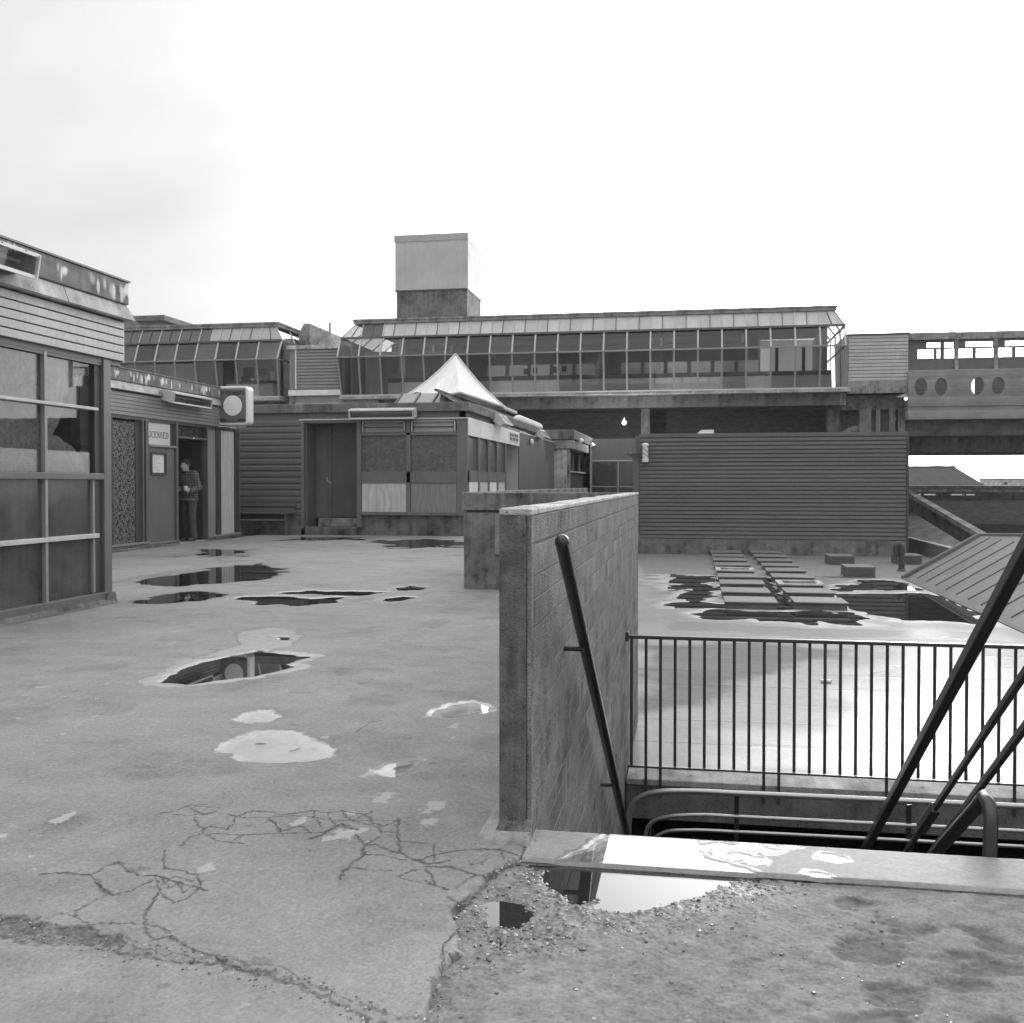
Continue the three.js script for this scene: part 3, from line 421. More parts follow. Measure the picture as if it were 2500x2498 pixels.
{
  const x0 = -1.9, x1 = 5.62, z0 = -27.9, z1 = -8.78, big = (l) => l.forEach((p) => (p.box = box2(p.P, 1.4)));
  big(ROOF_POOLS); big(FILM); const FILM_WET = FILM.slice(0, 2), FILM_DRY = FILM.slice(2);
  const laps = [-9.7, -10.65, -11.6, -12.55, -13.5, -14.45, -15.4, -16.6], lapOf = (z) => { let d = 9; for (const l of laps) d = Math.min(d, Math.abs(z - l)); return d; };
  const height = (x, z) => { const [d] = poolD(x, z, ROOF_POOLS); return LOW + 0.008 + 0.006 * (fbm(x * 1.1, z * 1.1, 4) - 0.5) - 0.024 * step(0.35, -0.2, d) + (lapOf(z) < 0.03 ? 0.003 : 0); };
  const look = (x, z) => {
    const [d, q] = poolD(x, z, ROOF_POOLS), [f] = poolD(x, z, FILM_WET), [dry] = poolD(x, z, FILM_DRY);
    let c = 0.27 + 0.2 * (fbm(x * 1.3, z * 1.3, 4) - 0.5) + 0.1 * (fbm(x * 14, z * 14, 3) - 0.5) + 0.1 * (vn(x * 110, z * 110) - 0.5), r = 0.42;
    if (q && d < q.rim + 0.3 * (fbm(x * 3, z * 3, 3) - 0.5)) { r = 0.36; c = mix(c, 0.9 + 0.4 * (fbm(x * 5, z * 5, 4) - 0.5), 0.85 * step(q.rim * 1.1, 0.05, d)); } if (d < 0.03) c *= 0.7;  // pale margins round the water: sky glare painted into the felt colour
    if (f < 0.25) { r = Math.min(r, mix(0.26, 0.42, step(-0.4, 0.25, f))); c = mix(c, 0.55, 0.5 * step(0.25, -0.3, f)); } { const k = step(0.25, -0.25, dry + 0.3 * (fbm(x * 4, z * 4, 4) - 0.5)); r = mix(r, 0.62, k); c *= mix(1, 0.55, k); }  // wet film is lightened as well, its glare part of the colour
    const wob = lapOf(z + 0.03 * (fbm(x * 1.5, z, 2) - 0.5)); if (wob < 0.012) c *= 0.3;
    return [c, r];
  };
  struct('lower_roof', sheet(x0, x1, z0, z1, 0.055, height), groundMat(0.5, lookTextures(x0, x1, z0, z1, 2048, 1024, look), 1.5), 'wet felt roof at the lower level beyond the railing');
  struct('lower_roof', sheet(-1.9, 8.06, -37, -27.9, 0.1, (x, z) => LOW + 0.008 + 0.006 * (fbm(x * 1.1, z * 1.1, 4) - 0.5)), M(0.16, { t: 'felt', w: 2.5, r: 0.5 }), 'damp felt roof in front of the slatted block');
  struct('lower_roof', wuv(B(-2.6, 12, LOW - 0.45, LOW - 0.03, -40, -8.8)), MAT.concreteDark, 'thick slab of the lower roof');
  const nm = ['dark water in front of the nearest rooflights', 'broad dark sheet of water beside the sloping roof', 'dark water streaks at the head of the sloping roof', 'streaky dark water left of the rooflights', 'thin dark water between the two rows of rooflights', 'small dark puddle near the vent stacks'];
  ROOF_POOLS.forEach((p, i) => struct('puddle', flat(Math.max(-0.58, p.box[0] + 0.6), Math.min(5.6, p.box[1] - 0.6), p.box[2] + 0.6, p.box[3] - 0.6, LOW - 0.0005 - i * 0.0004), WATER, nm[i]));
}
// ---------------------------------------------------------------- lettering
function print(w, h, draw) { const cv = document.createElement('canvas'); cv.width = w; cv.height = h; draw(cv.getContext('2d'), w, h); const t = new THREE.CanvasTexture(cv); t.colorSpace = THREE.SRGBColorSpace; t.magFilter = THREE.LinearFilter; return t; }
function printed(parent, name, w, h, pos, ry, t, rough = 0.5) { // a flat printed face, its centre in world metres
  const g = new THREE.PlaneGeometry(w, h).rotateY(ry); g.translate(...pos); const o = at.get(parent); g.translate(-o[0], -o[1], -o[2]);
  const m = new THREE.Mesh(g, new THREE.MeshPhysicalMaterial({ map: t, roughness: rough })); m.name = name; m.castShadow = m.receiveShadow = true; at.set(m, o); parent.add(m); return m;
}
const dirty = (c, w, h, n, k, seed) => { const r = seeded(seed); for (let i = 0; i < n; i++) { c.fillStyle = `rgba(${k},${k},${k},${0.05 + r() * 0.12})`; c.fillRect(r() * w, r() * h, 1 + r() * w * 0.02, 1 + r() * h * 0.05); } };

// ---------------------------------------------------------------- floodlight boxes (one built, the rest copied)
function makeTrough() {                          // long slanted fluorescent fitting; its back on the wall, looking to +x, lamp along z
  const t = thing('wall_light', '', 'light fitting', [0, 0, 0], 'long box light fittings on the kiosk walls'), L = 0.8, o = [[0, 0.1], [0.06, 0.12], [0.3, 0.06], [0.26, -0.16], [0, -0.08]];
  part(t, 'end_plate', prism(o, -L - 0.015, -L, 'z'), MAT.metal); part(t, 'end_plate', prism(o, L, L + 0.015, 'z'), MAT.metal);
  part(t, 'back_plate', B(0, 0.012, -0.07, 0.1, -L, L), MAT.metal); part(t, 'hood', slab([[0.06, 0.12, -L], [0.06, 0.12, L], [0.3, 0.06, L], [0.3, 0.06, -L]], 0.01), MAT.metal);
  const f = (u, w) => [mix(0.3, 0.26, u) + w, mix(0.06, -0.16, u), 0];
  const rim = (u0, u1, z0, z1) => bar([f((u0 + u1) / 2, 0)[0], f((u0 + u1) / 2, 0)[1], z0], [f((u0 + u1) / 2, 0)[0], f((u0 + u1) / 2, 0)[1], z1], 0.012, 0.035);
  part(t, 'frame', [rim(0, 0.15, -L, L), rim(0.85, 1, -L, L), bar([0.295, 0.05, -L + 0.02], [0.255, -0.15, -L + 0.02], 0.04, 0.012), bar([0.295, 0.05, L - 0.02], [0.255, -0.15, L - 0.02], 0.04, 0.012)], MAT.metal);
  part(t, 'reflector', slab([[0.05, 0.08, -L], [0.05, -0.06, -L], [0.05, -0.06, L], [0.05, 0.08, L]], 0.01), MAT.panelPale); part(t, 'lamp_tube', rod([0.12, 0.0, -L + 0.04], [0.12, 0.0, L - 0.04], 0.018), MAT.white);
  part(t, 'underside', slab([[0, -0.08, -L], [0.26, -0.16, -L], [0.26, -0.16, L], [0, -0.08, L]], 0.008), MAT.metal);
  for (let i = 0; i < 5; i++) part(t, 'screw', rod([0.3, 0.052, -L + 0.2 + i * 0.3], [0.306, 0.05, -L + 0.2 + i * 0.3], 0.007, 6), MAT.frameDark);
  part(t, 'cover_glass', slab([[0.283, 0.02, -L + 0.04], [0.283, 0.02, L - 0.04], [0.262, -0.12, L - 0.04], [0.262, -0.12, -L + 0.04]], 0.004), MAT.glass);
  return t;
}
const trough = makeTrough();
trough.userData.label = 'long slanted box light above the licensed front'; trough.position.set(-10.44, 3.02, -18.98);
copy(trough, [-7.3, 2.96, -22.89], -Math.PI / 2, 'long box light over the kiosk front windows');
copy(trough, [-5.99, 3.22, -7.12], 0, 'box light at the left edge, on the stained shop parapet');
function makeFlood() {
  const t = thing('floodlight', '', 'floodlight', [0, 0, 0], 'small floodlights along the kiosk side'), o = [[0, 0.14], [0.16, 0.14], [0.34, -0.1], [0.22, -0.16], [0, -0.05]];
  part(t, 'housing', prism(o, -0.55, 0.55, 'z'), MAT.metal);
  part(t, 'frame', [bar([0.165, 0.14, -0.5], [0.345, -0.1, -0.5], 0.04, 0.03), bar([0.165, 0.14, 0.5], [0.345, -0.1, 0.5], 0.04, 0.03), bar([0.165, 0.14, -0.5], [0.165, 0.14, 0.5], 0.04, 0.03), bar([0.345, -0.1, -0.5], [0.345, -0.1, 0.5], 0.04, 0.03)], MAT.metal);
  part(t, 'lens', slab([[0.175, 0.135, -0.47], [0.175, 0.135, 0.47], [0.35, -0.095, 0.47], [0.35, -0.095, -0.47]], 0.006), MAT.frameMid);
  return t;
}
const flood = makeFlood(); flood.userData.label = 'nearer floodlight on the kiosk side, above the white board'; flood.position.set(-5.27, 2.98, -26.5);
copy(flood, [-5.27, 2.96, -33.8], 0, 'farther floodlight on the kiosk side, above the plain wall');

// ---------------------------------------------------------------- left shopfront (its glazed face looks along +x)
{
  const X = -6, Z1 = -9.45, Z0 = -3, t = thing('shop_kiosk', 'left shopfront with pale boards above tall dark windows and a lime-stained parapet', 'shop', [-8, 0, -6]);
  part(t, 'parapet', [B(-11, X + 0.06, 3.16, 3.4, Z1 - 0.27, Z0, 0.012)], MAT.parapet, 'dark parapet streaked with pale lime runs');
  part(t, 'parapet_cap', B(-11, X + 0.075, 3.4, 3.418, Z1 - 0.28, Z0), MAT.frameMid);
  part(t, 'fascia_band', [slab([[X + 0.04, 3.155, Z0], [X + 0.04, 3.155, Z1 - 0.25], [X + 0.1, 3.0, Z1 - 0.33], [X + 0.1, 3.0, Z0]].reverse(), 0.03), B(-11, X + 0.09, 2.99, 3.004, Z1 - 0.32, Z0)], MAT.flash);
  part(t, 'joint', slab([[X + 0.041, 3.155, -8.62], [X + 0.041, 3.155, -8.632], [X + 0.102, 3.0, -8.632], [X + 0.102, 3.0, -8.62]].reverse(), 0.004), MAT.black);
  const n = 5, h = (2.978 - 2.552) / n;
  for (let i = 0; i < n; i++) part(t, 'board', B(X, X + 0.03, 2.556 + i * h, 2.552 + (i + 1) * h - 0.008, Z1 - 0.225, Z0, 0.004), MAT.cladPale);
  part(t, 'backing', B(-11, X - 0.001, 2.5, 2.99, Z1 - 0.2, Z0), MAT.cladDark);
  part(t, 'corner_trim', B(X - 0.04, X + 0.012, 2.545, 2.985, Z1 - 0.25, Z1 - 0.227), MAT.cladPale);
  part(t, 'head_rail', B(X - 0.12, X - 0.004, 2.47, 2.545, Z1, Z0), MAT.frameDark);
  part(t, 'corner_post', B(X - 0.1, X + 0.012, 0.06, 2.545, Z1, Z1 + 0.13, 0.006), MAT.frameMid);
  part(t, 'jamb', B(X - 0.1, X - 0.02, 0.13, 2.5, Z1 + 0.13, Z1 + 0.24), MAT.frameDark);
  part(t, 'jamb_face', B(X - 0.19, X - 0.09, 0.13, 2.5, Z1 + 0.24, Z1 + 0.38), MAT.frameDark);
  part(t, 'mullion', B(X - 0.06, X - 0.01, 0.14, 1.3, -9.19, -9.155, 0.004), MAT.frame);
  part(t, 'mullion', B(X - 0.05, X - 0.0, 0.1, 2.5, -8.43, -8.39, 0.004), MAT.frame);
  part(t, 'transom', B(X - 0.06, X + 0.02, 2.0, 2.03, -9.22, Z0, 0.005), MAT.bars); part(t, 'transom', B(X - 0.07, X + 0.012, 1.295, 1.36, -9.32, Z0, 0.006), MAT.frameMid);
  part(t, 'transom', B(X - 0.06, X + 0.02, 0.7, 0.745, -9.22, Z0, 0.005), MAT.bars); part(t, 'sill', B(X - 0.1, X + 0.02, 0.05, 0.13, Z1 + 0.06, Z0, 0.006), MAT.frameMid);
  for (const [a, b] of [[2.03, 2.47], [1.36, 2.0], [0.745, 1.295], [0.13, 0.7]]) { if (b < 1.3) { for (const [q, w] of [[-9.15, -8.43], [-8.39, Z0]]) part(t, 'window_pane', B(X - 0.05, X - 0.042, a, b, q, w), MAT.dustyLow, 'grimy pane'); continue; } part(t, 'window_pane', B(X - 0.05, X - 0.042, a, b, -9.15, -8.43), MAT.glass); part(t, 'window_pane', B(X - 0.05, X - 0.042, a, b, -8.39, Z0), MAT.glass); }
  // pale sheet added behind the panes to imitate the sky reflected in them
  const s = new THREE.Shape(); s.moveTo(-3, 1.37); const e = [[9.14, 1.37], [9.1, 1.46], [9.08, 1.54], [8.98, 1.57], [8.9, 1.63], [8.78, 1.66], [8.7, 1.71], [8.6, 1.73], [8.66, 1.8], [8.7, 1.86], [8.78, 1.95], [8.76, 2.02], [8.77, 2.1], [8.83, 2.12], [8.86, 2.2], [8.97, 2.23], [9.0, 2.3], [9.04, 2.36], [9.04, 2.47]];
  s.moveTo(3, 1.37); const r = seeded(4); let [px, py] = [9.14, 1.37]; s.lineTo(px, py); for (const [x, y] of e.slice(1)) { for (let k = 1; k <= 3; k++) s.lineTo(mix(px, x, k / 3) + (k < 3 ? (r() - 0.5) * 0.03 : 0), mix(py, y, k / 3) + (k < 3 ? (r() - 0.5) * 0.02 : 0)); px = x; py = y; } s.lineTo(3, 2.47);
  const pg = new THREE.ExtrudeGeometry(s, { depth: 0.003, bevelEnabled: false }).rotateY(Math.PI / 2); pg.translate(X - 0.075, 0, 0);
  part(t, 'torn_paper', pg, M(0.22, { t: 'cloth', w: 1.4, r: 0.9 }), 'added pale sheet behind the glass, its ragged outline imitating reflected sky');
  part(t, 'interior', [B(-10.9, X - 0.3, 0.02, 0.04, Z1 + 0.1, Z0), B(-10.9, -10.8, 0, 3, Z1 + 0.1, Z0), B(-10.9, X - 0.1, 2.48, 2.5, Z1 + 0.1, Z0), B(-10.9, X - 0.1, 0, 3, Z0 - 0.1, Z0)], MAT.plaster);
  part(t, 'rear_wall', B(-11, X - 0.02, 0, 3.1, Z1 - 0.01, Z1 + 0.06), MAT.cladDark); part(t, 'roof', B(-11, X - 0.05, 3.1, 3.2, Z1 - 0.2, Z0), MAT.roofing);
  part(t, 'plinth', [B(X - 0.12, X + 0.03, -0.02, 0.055, Z1 + 0.02, Z0, 0.02), prism([[Z1 - 0.02, 0.12], [Z1 + 0.12, 0.12], [Z1 + 0.14, -0.02], [Z1 - 0.06, -0.02]], X - 0.1, X + 0.035), prism([[X + 0.02, 0.06], [X + 0.05, 0.02], [X + 0.1, 0.005], [X, -0.01]], Z1, Z0, 'z')], MAT.plinth);
}
// ---------------------------------------------------------------- licensed restaurant front (looks along +x)
{
  const X = -10.45, Z0 = -12, Z1 = -21.7, t = thing('restaurant_kiosk', 'dark licensed restaurant front with patterned glass panel and open doorway', 'restaurant', [-12, 0, -18]);
  const R = Z1 + 0.95;
  part(t, 'parapet', B(-15, X + 0.05, 3.16, 3.4, R, Z0, 0.012), MAT.parapet, 'dark parapet streaked with pale lime runs'); part(t, 'parapet_cap', B(-15, X + 0.065, 3.4, 3.418, R - 0.02, Z0), MAT.frameMid);
  part(t, 'fascia_band', slab([[X + 0.03, 3.155, Z0], [X + 0.03, 3.155, R], [X + 0.09, 3.0, R], [X + 0.09, 3.0, Z0]].reverse(), 0.03), MAT.flash);
  for (let i = 0; i < 6; i++) { const h = 0.43 / 6; part(t, 'board', B(X, X + 0.03, 2.535 + i * h, 2.535 + (i + 1) * h - 0.007, R + 0.05, Z0, 0.004), MAT.cladMid); }
  part(t, 'backing', B(-15, X - 0.001, 2.5, 3.15, R, Z0), MAT.cladDark);
  part(t, 'end_return', B(X - 0.3, X + 0.03, 2.5, 3.2, R - 0.35, R - 0.002), MAT.black);
  const post = (z0, z1, m = MAT.frameDark, y0 = 0.1, y1 = 2.53, x = 0.02) => part(t, 'post', B(X - 0.12, X + x, y0, y1, z1, z0, 0.006), m);
  post(-16.2, -16.5, MAT.black); post(-17.33, -17.5, MAT.black, 0.1, 2.53, -0.03); post(-17.5, -17.55, MAT.frameMid); post(-17.62, -17.72, MAT.frameMid); post(-18.75, -18.83, MAT.frameMid, 0, 2.53, 0.03); post(-20.08, -20.12, MAT.frameMid, -0.02); post(-20.5, -20.72, MAT.frameDark); post(-21.4, -21.62, MAT.frameDark); post(-21.62, -21.66, MAT.frameMid);
  part(t, 'head_rail', B(X - 0.1, X + 0.015, 2.47, 2.535, Z1 + 0.05, Z0), MAT.frameDark);
  // patterned glass: moulded relief, not clear
  const relief = M(0.17, { t: 'pebbles', w: 0.55, r: 0.22, b: 0.02, clear: 0.6 });
  part(t, 'patterned_glass', B(X - 0.05, X - 0.03, 0.13, 2.43, -17.3, -16.58), relief, 'tall pane of patterned obscure glass'); part(t, 'transom_glass', B(X - 0.05, X - 0.03, 2.24, 2.46, -19.9, -18.84), M(0.06, { t: 'pebbles', w: 0.5, r: 0.25, b: 0.015, clear: 0.6 }), 'patterned glass over the doorway');
  part(t, 'side_light', B(X - 0.06, X - 0.02, 0.1, 2.47, -16.56, -16.52), MAT.frameMid); part(t, 'sill', B(X - 0.08, X + 0.03, 0.09, 0.13, -17.72, -16.2, 0.006), MAT.frame);
  part(t, 'door_head', B(X - 0.1, X + 0.03, 2.2, 2.24, -20.08, -18.83, 0.005), MAT.frameMid); part(t, 'door_catch', B(X + 0.03, X + 0.05, 2.2, 2.24, -19.46, -19.42), MAT.white);
  part(t, 'sign_rail', B(X - 0.06, X + 0.03, 1.985, 2.025, -18.75, -17.72, 0.005), MAT.frame);
  const sb = part(t, 'licensed_sign', B(X - 0.05, X - 0.02, 2.03, 2.47, -18.58, -17.72), MAT.white, 'white board lettered LICENSED'); part(t, 'sign_margin', B(X - 0.055, X - 0.03, 2.03, 2.47, -18.74, -18.585), MAT.black);
  printed(sb, 'lettering', 0.855, 0.43, [X - 0.0165, 2.25, -18.15], Math.PI / 2, print(512, 256, (c, w, h) => { c.fillStyle = '#d6d6d6'; c.fillRect(0, 0, w, h); dirty(c, w, h, 40, 120, 3); c.fillStyle = '#262626'; c.font = 'bold 92px serif'; c.textBaseline = 'middle'; c.save(); c.translate(-18, h * 0.56); c.scale(1.05, 1.12); c.fillText('LICENSED', 0, 0); c.restore(); }));
  const d = part(t, 'side_door', B(X - 0.06, X - 0.015, 0.1, 1.98, -18.74, -17.73, 0.004), MAT.doorGrey, 'grey fixed door leaf with a framed notice');
  part(d, 'notice_frame', [B(X - 0.015, X + 0.012, 1.43, 1.88, -18.4, -18.36), B(X - 0.015, X + 0.012, 1.43, 1.88, -17.87, -17.83), B(X - 0.015, X + 0.012, 1.43, 1.47, -18.36, -17.87), B(X - 0.015, X + 0.012, 1.84, 1.88, -18.36, -17.87)], MAT.black);
  printed(d, 'notice', 0.43, 0.36, [X - 0.012, 1.655, -18.11], Math.PI / 2, print(128, 128, (c, w, h) => { c.fillStyle = '#e2e2e2'; c.fillRect(0, 0, w, h); const r = seeded(8); c.fillStyle = 'rgba(110,110,110,.45)'; for (let i = 0; i < 16; i++) c.fillRect(12 + r() * 8, 16 + i * 6.4, 20 + r() * 66, 1.5); c.strokeStyle = '#999'; c.strokeRect(62, 66, 40, 44); }), 0.7);
  part(t, 'door_sill', B(X - 0.06, X + 0.02, 0.06, 0.1, -18.75, -17.72), MAT.frame);
  part(t, 'door_panel', B(X - 0.9, X - 0.06, 0.04, 2.2, -20.06, -20.0), MAT.frameDark, 'dark inner door standing open');
  part(t, 'threshold', B(X - 0.5, X + 0.04, -0.03, 0.035, -20.08, -18.83, 0.012), MAT.concretePale);
  part(t, 'panel', B(X - 0.05, X - 0.01, 0.12, 2.47, -20.5, -20.12), MAT.cladMid); part(t, 'panel', B(X - 0.05, X - 0.01, 0.12, 2.46, -21.4, -20.72), MAT.plyPale, 'pale boarded panel beside the doorway'); part(t, 'sill', B(X - 0.08, X + 0.03, 0.08, 0.12, -21.66, -20.1, 0.005), MAT.frame);
  part(t, 'plinth', [B(X - 0.1, X + 0.04, -0.03, 0.08, -18.8, Z0, 0.02), B(X - 0.1, X + 0.04, -0.03, 0.075, -21.72, -20.1, 0.02), prism([[X + 0.03, 0.05], [X + 0.08, 0.02], [X + 0.14, 0.002], [X, -0.02]], -18.7, Z0, 'z')], MAT.plinth);
  part(t, 'interior', [B(-14.5, X - 0.5, 0, 0.03, Z1, Z0), B(-14.6, -14.5, 0, 3, Z1, Z0), B(-14.5, X - 0.1, 2.55, 2.6, Z1, Z0), B(-14.5, X - 0.12, 0, 3, Z1 - 0.02, Z1 + 0.02), B(-14.5, X - 0.1, 0, 3, Z0 - 0.05, Z0), B(X - 0.9, X - 0.06, 0, 2.5, -18.8, -18.74)], MAT.plaster);
  part(t, 'roof', B(-15, X - 0.1, 3.1, 3.2, R + 0.1, Z0), MAT.roofing);
}
// projecting illuminated sign of the restaurant
{
  const t = thing('hanging_sign', 'white rounded box sign projecting from the corner of the licensed front', 'sign', [-10.1, 3, -20.75]);
  const rr = (w, h, r) => { const s = new THREE.Shape(); s.moveTo(-w + r, -h); s.lineTo(w - r, -h); s.absarc(w - r, -h + r, r, -Math.PI / 2, 0); s.lineTo(w, h - r); s.absarc(w - r, h - r, r, 0, Math.PI / 2); s.lineTo(-w + r, h); s.absarc(-w + r, h - r, r, Math.PI / 2, Math.PI); s.lineTo(-w, -h + r); s.absarc(-w + r, -h + r, r, Math.PI, Math.PI * 1.5); return s; };
  const g = new THREE.ExtrudeGeometry(rr(0.34, 0.415, 0.075), { depth: 0.26, bevelEnabled: true, bevelThickness: 0.02, bevelSize: 0.02, bevelSegments: 3, curveSegments: 8 }); g.translate(-10.1, 3, -20.9);
  part(t, 'case', g, M(0.75, { t: 'grain', w: 2, r: 0.35 }));
  const f = new THREE.ShapeGeometry(rr(0.315, 0.385, 0.05), 8), p = f.attributes.position, uv = []; for (let i = 0; i < p.count; i++) uv.push(p.getX(i) / 0.63 + 0.5, p.getY(i) / 0.77 + 0.5); f.setAttribute('uv', new THREE.Float32BufferAttribute(uv, 2));
  const face = print(512, 624, (c, w, h) => {
    c.fillStyle = '#777'; c.fillRect(0, 0, w, h); dirty(c, w, h, 50, 60, 6);
    c.fillStyle = c.strokeStyle = '#0a0a0a'; c.lineWidth = 5; c.textBaseline = 'alphabetic'; c.save(); c.translate(20, 118); c.scale(0.82, 1.25); c.font = 'bold 84px sans-serif'; c.fillText('W', 0, 0); c.font = 'bold 40px sans-serif'; c.fillText('m', 82, -26); c.fillRect(84, -16, 36, 8); c.font = 'bold 78px sans-serif'; c.fillText("YOUNGER'S", 124, 0, 440); c.strokeText("YOUNGER'S", 124, 0, 440); c.restore();
    c.beginPath(); c.arc(w / 2, h * 0.5, 196, 0, 7); c.fillStyle = '#2c2c2c'; c.fill(); c.beginPath(); c.arc(w / 2, h * 0.5, 184, 0, 7); c.fillStyle = '#f4f4f4'; c.fill();
    c.fillStyle = '#3c3c3c'; c.fillRect(16, 552, 112, 48); c.fillRect(388, 552, 112, 48); c.fillStyle = '#484848'; c.fillRect(128, 552, 260, 48); c.fillStyle = '#9a9a9a'; c.font = 'bold 36px sans-serif'; c.fillText('RESTAURANT', 132, 590, 252);
  });
  const m = new THREE.Mesh(f, new THREE.MeshPhysicalMaterial({ map: face, roughness: 0.3 })); m.name = 'printed_face'; m.position.set(0, 0, 0.1325); m.castShadow = m.receiveShadow = true; t.add(m);
  part(t, 'bracket', [bar([-10.45, 3.36, -20.75], [-10.3, 3.36, -20.75], 0.05, 0.03), bar([-10.45, 2.62, -20.75], [-10.3, 2.62, -20.75], 0.05, 0.03), bar([-10.44, 2.54, -20.6], [-9.95, 2.54, -20.95], 0.05, 0.02)], MAT.metal);
}
// ---------------------------------------------------------------- the middle kiosk (front looks along +z, side along +x)
{
  const Z = -22.9, X = -5.27, ZB = -37.8, t = thing('kiosk', 'low dark boarded kiosk with closed door, two windows and panels across the middle', 'kiosk', [-8, 0, -28]);
  part(t, 'parapet', [B(-13, X - 0.05, 2.985, 3.2, Z - 0.1, Z + 0.06, 0.015)], MAT.fasciaDark); part(t, 'side_parapet', B(X - 0.1, X + 0.06, 2.985, 3.2, ZB + 1.4, Z + 0.055, 0.015), MAT.parapet, 'streaked parapet along the side');
  part(t, 'frieze', [B(-13, X - 0.06, 2.83, 2.985, Z - 0.2, Z - 0.06), B(X - 0.2, X - 0.06, 2.83, 2.985, ZB, Z - 0.06)], MAT.doorGrey); part(t, 'roof', B(-13, X - 0.1, 3.0, 3.1, ZB, Z - 0.1), MAT.roofing);
  part(t, 'wall_strip', [B(-9.47, X + 0.01, 2.8, 2.835, Z - 0.04, Z + 0.035, 0.006)], MAT.bars);
  lapBoards(t, 'board', 'z', -12.6, -9.43, 0.34, 2.83, 16, Z - 0.02, MAT.cladDark, 0.014, 0.045);
  part(t, 'wall', B(-13, -9.43, 0.02, 2.83, Z - 0.12, Z - 0.021), MAT.doorGrey); part(t, 'corner_panel', B(-5.52, X - 0.005, 0.5, 2.8, Z - 0.1, Z), MAT.doorGrey); part(t, 'plinth', [B(-13, -9.43, -0.02, 0.34, Z - 0.1, Z + 0.02), B(-8, X - 0.04, -0.02, 0.5, Z - 0.2, Z - 0.07)], MAT.concreteDark);
  part(t, 'post', B(-9.43, -9.35, 0.16, 2.8, Z - 0.12, Z + 0.03, 0.005), MAT.doorGrey); part(t, 'post', B(-8.0, -7.89, 0.2, 2.8, Z - 0.12, Z + 0.03, 0.005), MAT.doorGrey);
  part(t, 'recess', [B(-9.35, -9.32, 0.2, 2.8, Z - 0.7, Z - 0.1), B(-8.03, -8.0, 0.2, 2.8, Z - 0.7, Z - 0.1), B(-9.35, -8.0, 2.74, 2.8, Z - 0.7, Z), B(-9.35, -8, 0.4, 2.8, Z - 0.76, Z - 0.7)], MAT.doorGrey);
  const dr = part(t, 'door', B(-8.9, -8.03, 0.42, 2.44, Z - 0.7, Z - 0.63, 0.005), MAT.door, 'closed dark door in the recess'); part(t, 'door_frame', [B(-8.95, -8.9, 0.42, 2.7, Z - 0.7, Z - 0.6, 0.004), B(-8.9, -8.03, 2.44, 2.49, Z - 0.7, Z - 0.6, 0.004)], MAT.doorGrey); part(dr, 'door_handle', tube([[-8.98, 1.42, Z - 0.58], [-8.99, 1.36, Z - 0.56], [-8.94, 1.3, Z - 0.58], [-8.9, 1.28, Z - 0.6]], 0.011, 12, 6), MAT.metal);
  part(t, 'step', B(-9.32, -8.0, -0.02, 0.2, Z - 0.7, Z + 0.06, 0.012), MAT.concreteDark); part(t, 'step', B(-9.12, -8.03, 0.2, 0.4, Z - 0.7, Z - 0.3, 0.012), MAT.concrete);
  const rail = (x0, x1, y0, y1, m = MAT.doorGrey, z = 0.02) => part(t, 'window_rail', B(x0, x1, y0, y1, Z - 0.1, Z + z, 0.004), m);
  rail(-7.89, -5.52, 1.28, 1.55); rail(-7.89, -5.52, 2.42, 2.49); rail(-7.89, -5.52, 0.5, 0.58, MAT.doorGrey, 0.035); rail(-7.89, -5.52, 2.76, 2.8); rail(-6.76, -6.66, 0.58, 2.76);
  for (const [x0, x1, m, l] of [[-7.87, -6.78, MAT.plyPale, 'pale lower panel'], [-6.64, -5.54, MAT.ply, 'grey plywood lower panel']]) {
    part(t, 'window_pane', B(x0 - 0.02, x1 + 0.02, 1.55, 2.42, Z - 0.05, Z - 0.042), MAT.dusty); part(t, 'blind', B(x0 - 0.02, x1 + 0.02, 1.55, 2.42, Z - 0.2, Z - 0.19), MAT.roomGrey);
    for (const y of [2.5, 2.63]) part(t, 'louvre', slab([[x0 + 0.06, y + 0.115, Z - 0.03], [x0 + 0.06, y, Z + 0.012], [x1 - 0.06, y, Z + 0.012], [x1 - 0.06, y + 0.115, Z - 0.03]], 0.012), MAT.cladMid);
    part(t, 'louvre_frame', [B(x0 + 0.01, x0 + 0.035, 2.5, 2.76, Z - 0.06, Z + 0.03), B(x1 - 0.035, x1 - 0.01, 2.5, 2.76, Z - 0.06, Z + 0.03), B(x0 + 0.01, x1 - 0.01, 2.745, 2.76, Z - 0.06, Z + 0.03)], MAT.bars); part(t, 'lower_panel', B(x0 - 0.01, x1 + 0.01, 0.58, 1.28, Z - 0.03, Z - 0.005), m, l);
  }
  // the side that runs away: white board, four tall windows, doorway, plain wall
  part(t, 'sign_board', B(X, X + 0.03, 2.41, 2.84, -29.96, Z - 0.05, 0.006), MAT.white, 'blank white board along the top of the side wall');
  const sg = part(t, 'small_sign', B(X + 0.03, X + 0.045, 2.5, 2.78, -29.75, -28.15), MAT.white, 'small sign with two rows of dark lettering blocks');
  printed(sg, 'lettering', 1.5, 0.25, [X + 0.0475, 2.64, -28.95], Math.PI / 2, print(256, 96, (c, w, h) => { c.fillStyle = '#bdbdbd'; c.fillRect(0, 0, w, h); c.fillStyle = '#333'; for (const [y, a] of [[10, [[8, 112], [132, 116]]], [54, [[8, 70], [92, 68], [174, 74]]]]) for (const [x, ww] of a) { c.fillRect(x, y, ww, 32); } c.fillStyle = '#8a8a8a'; for (let i = 0; i < 26; i++) c.fillRect(12 + i * 9, 18 + (i % 2 ? 44 : 0), 4, 16); }));
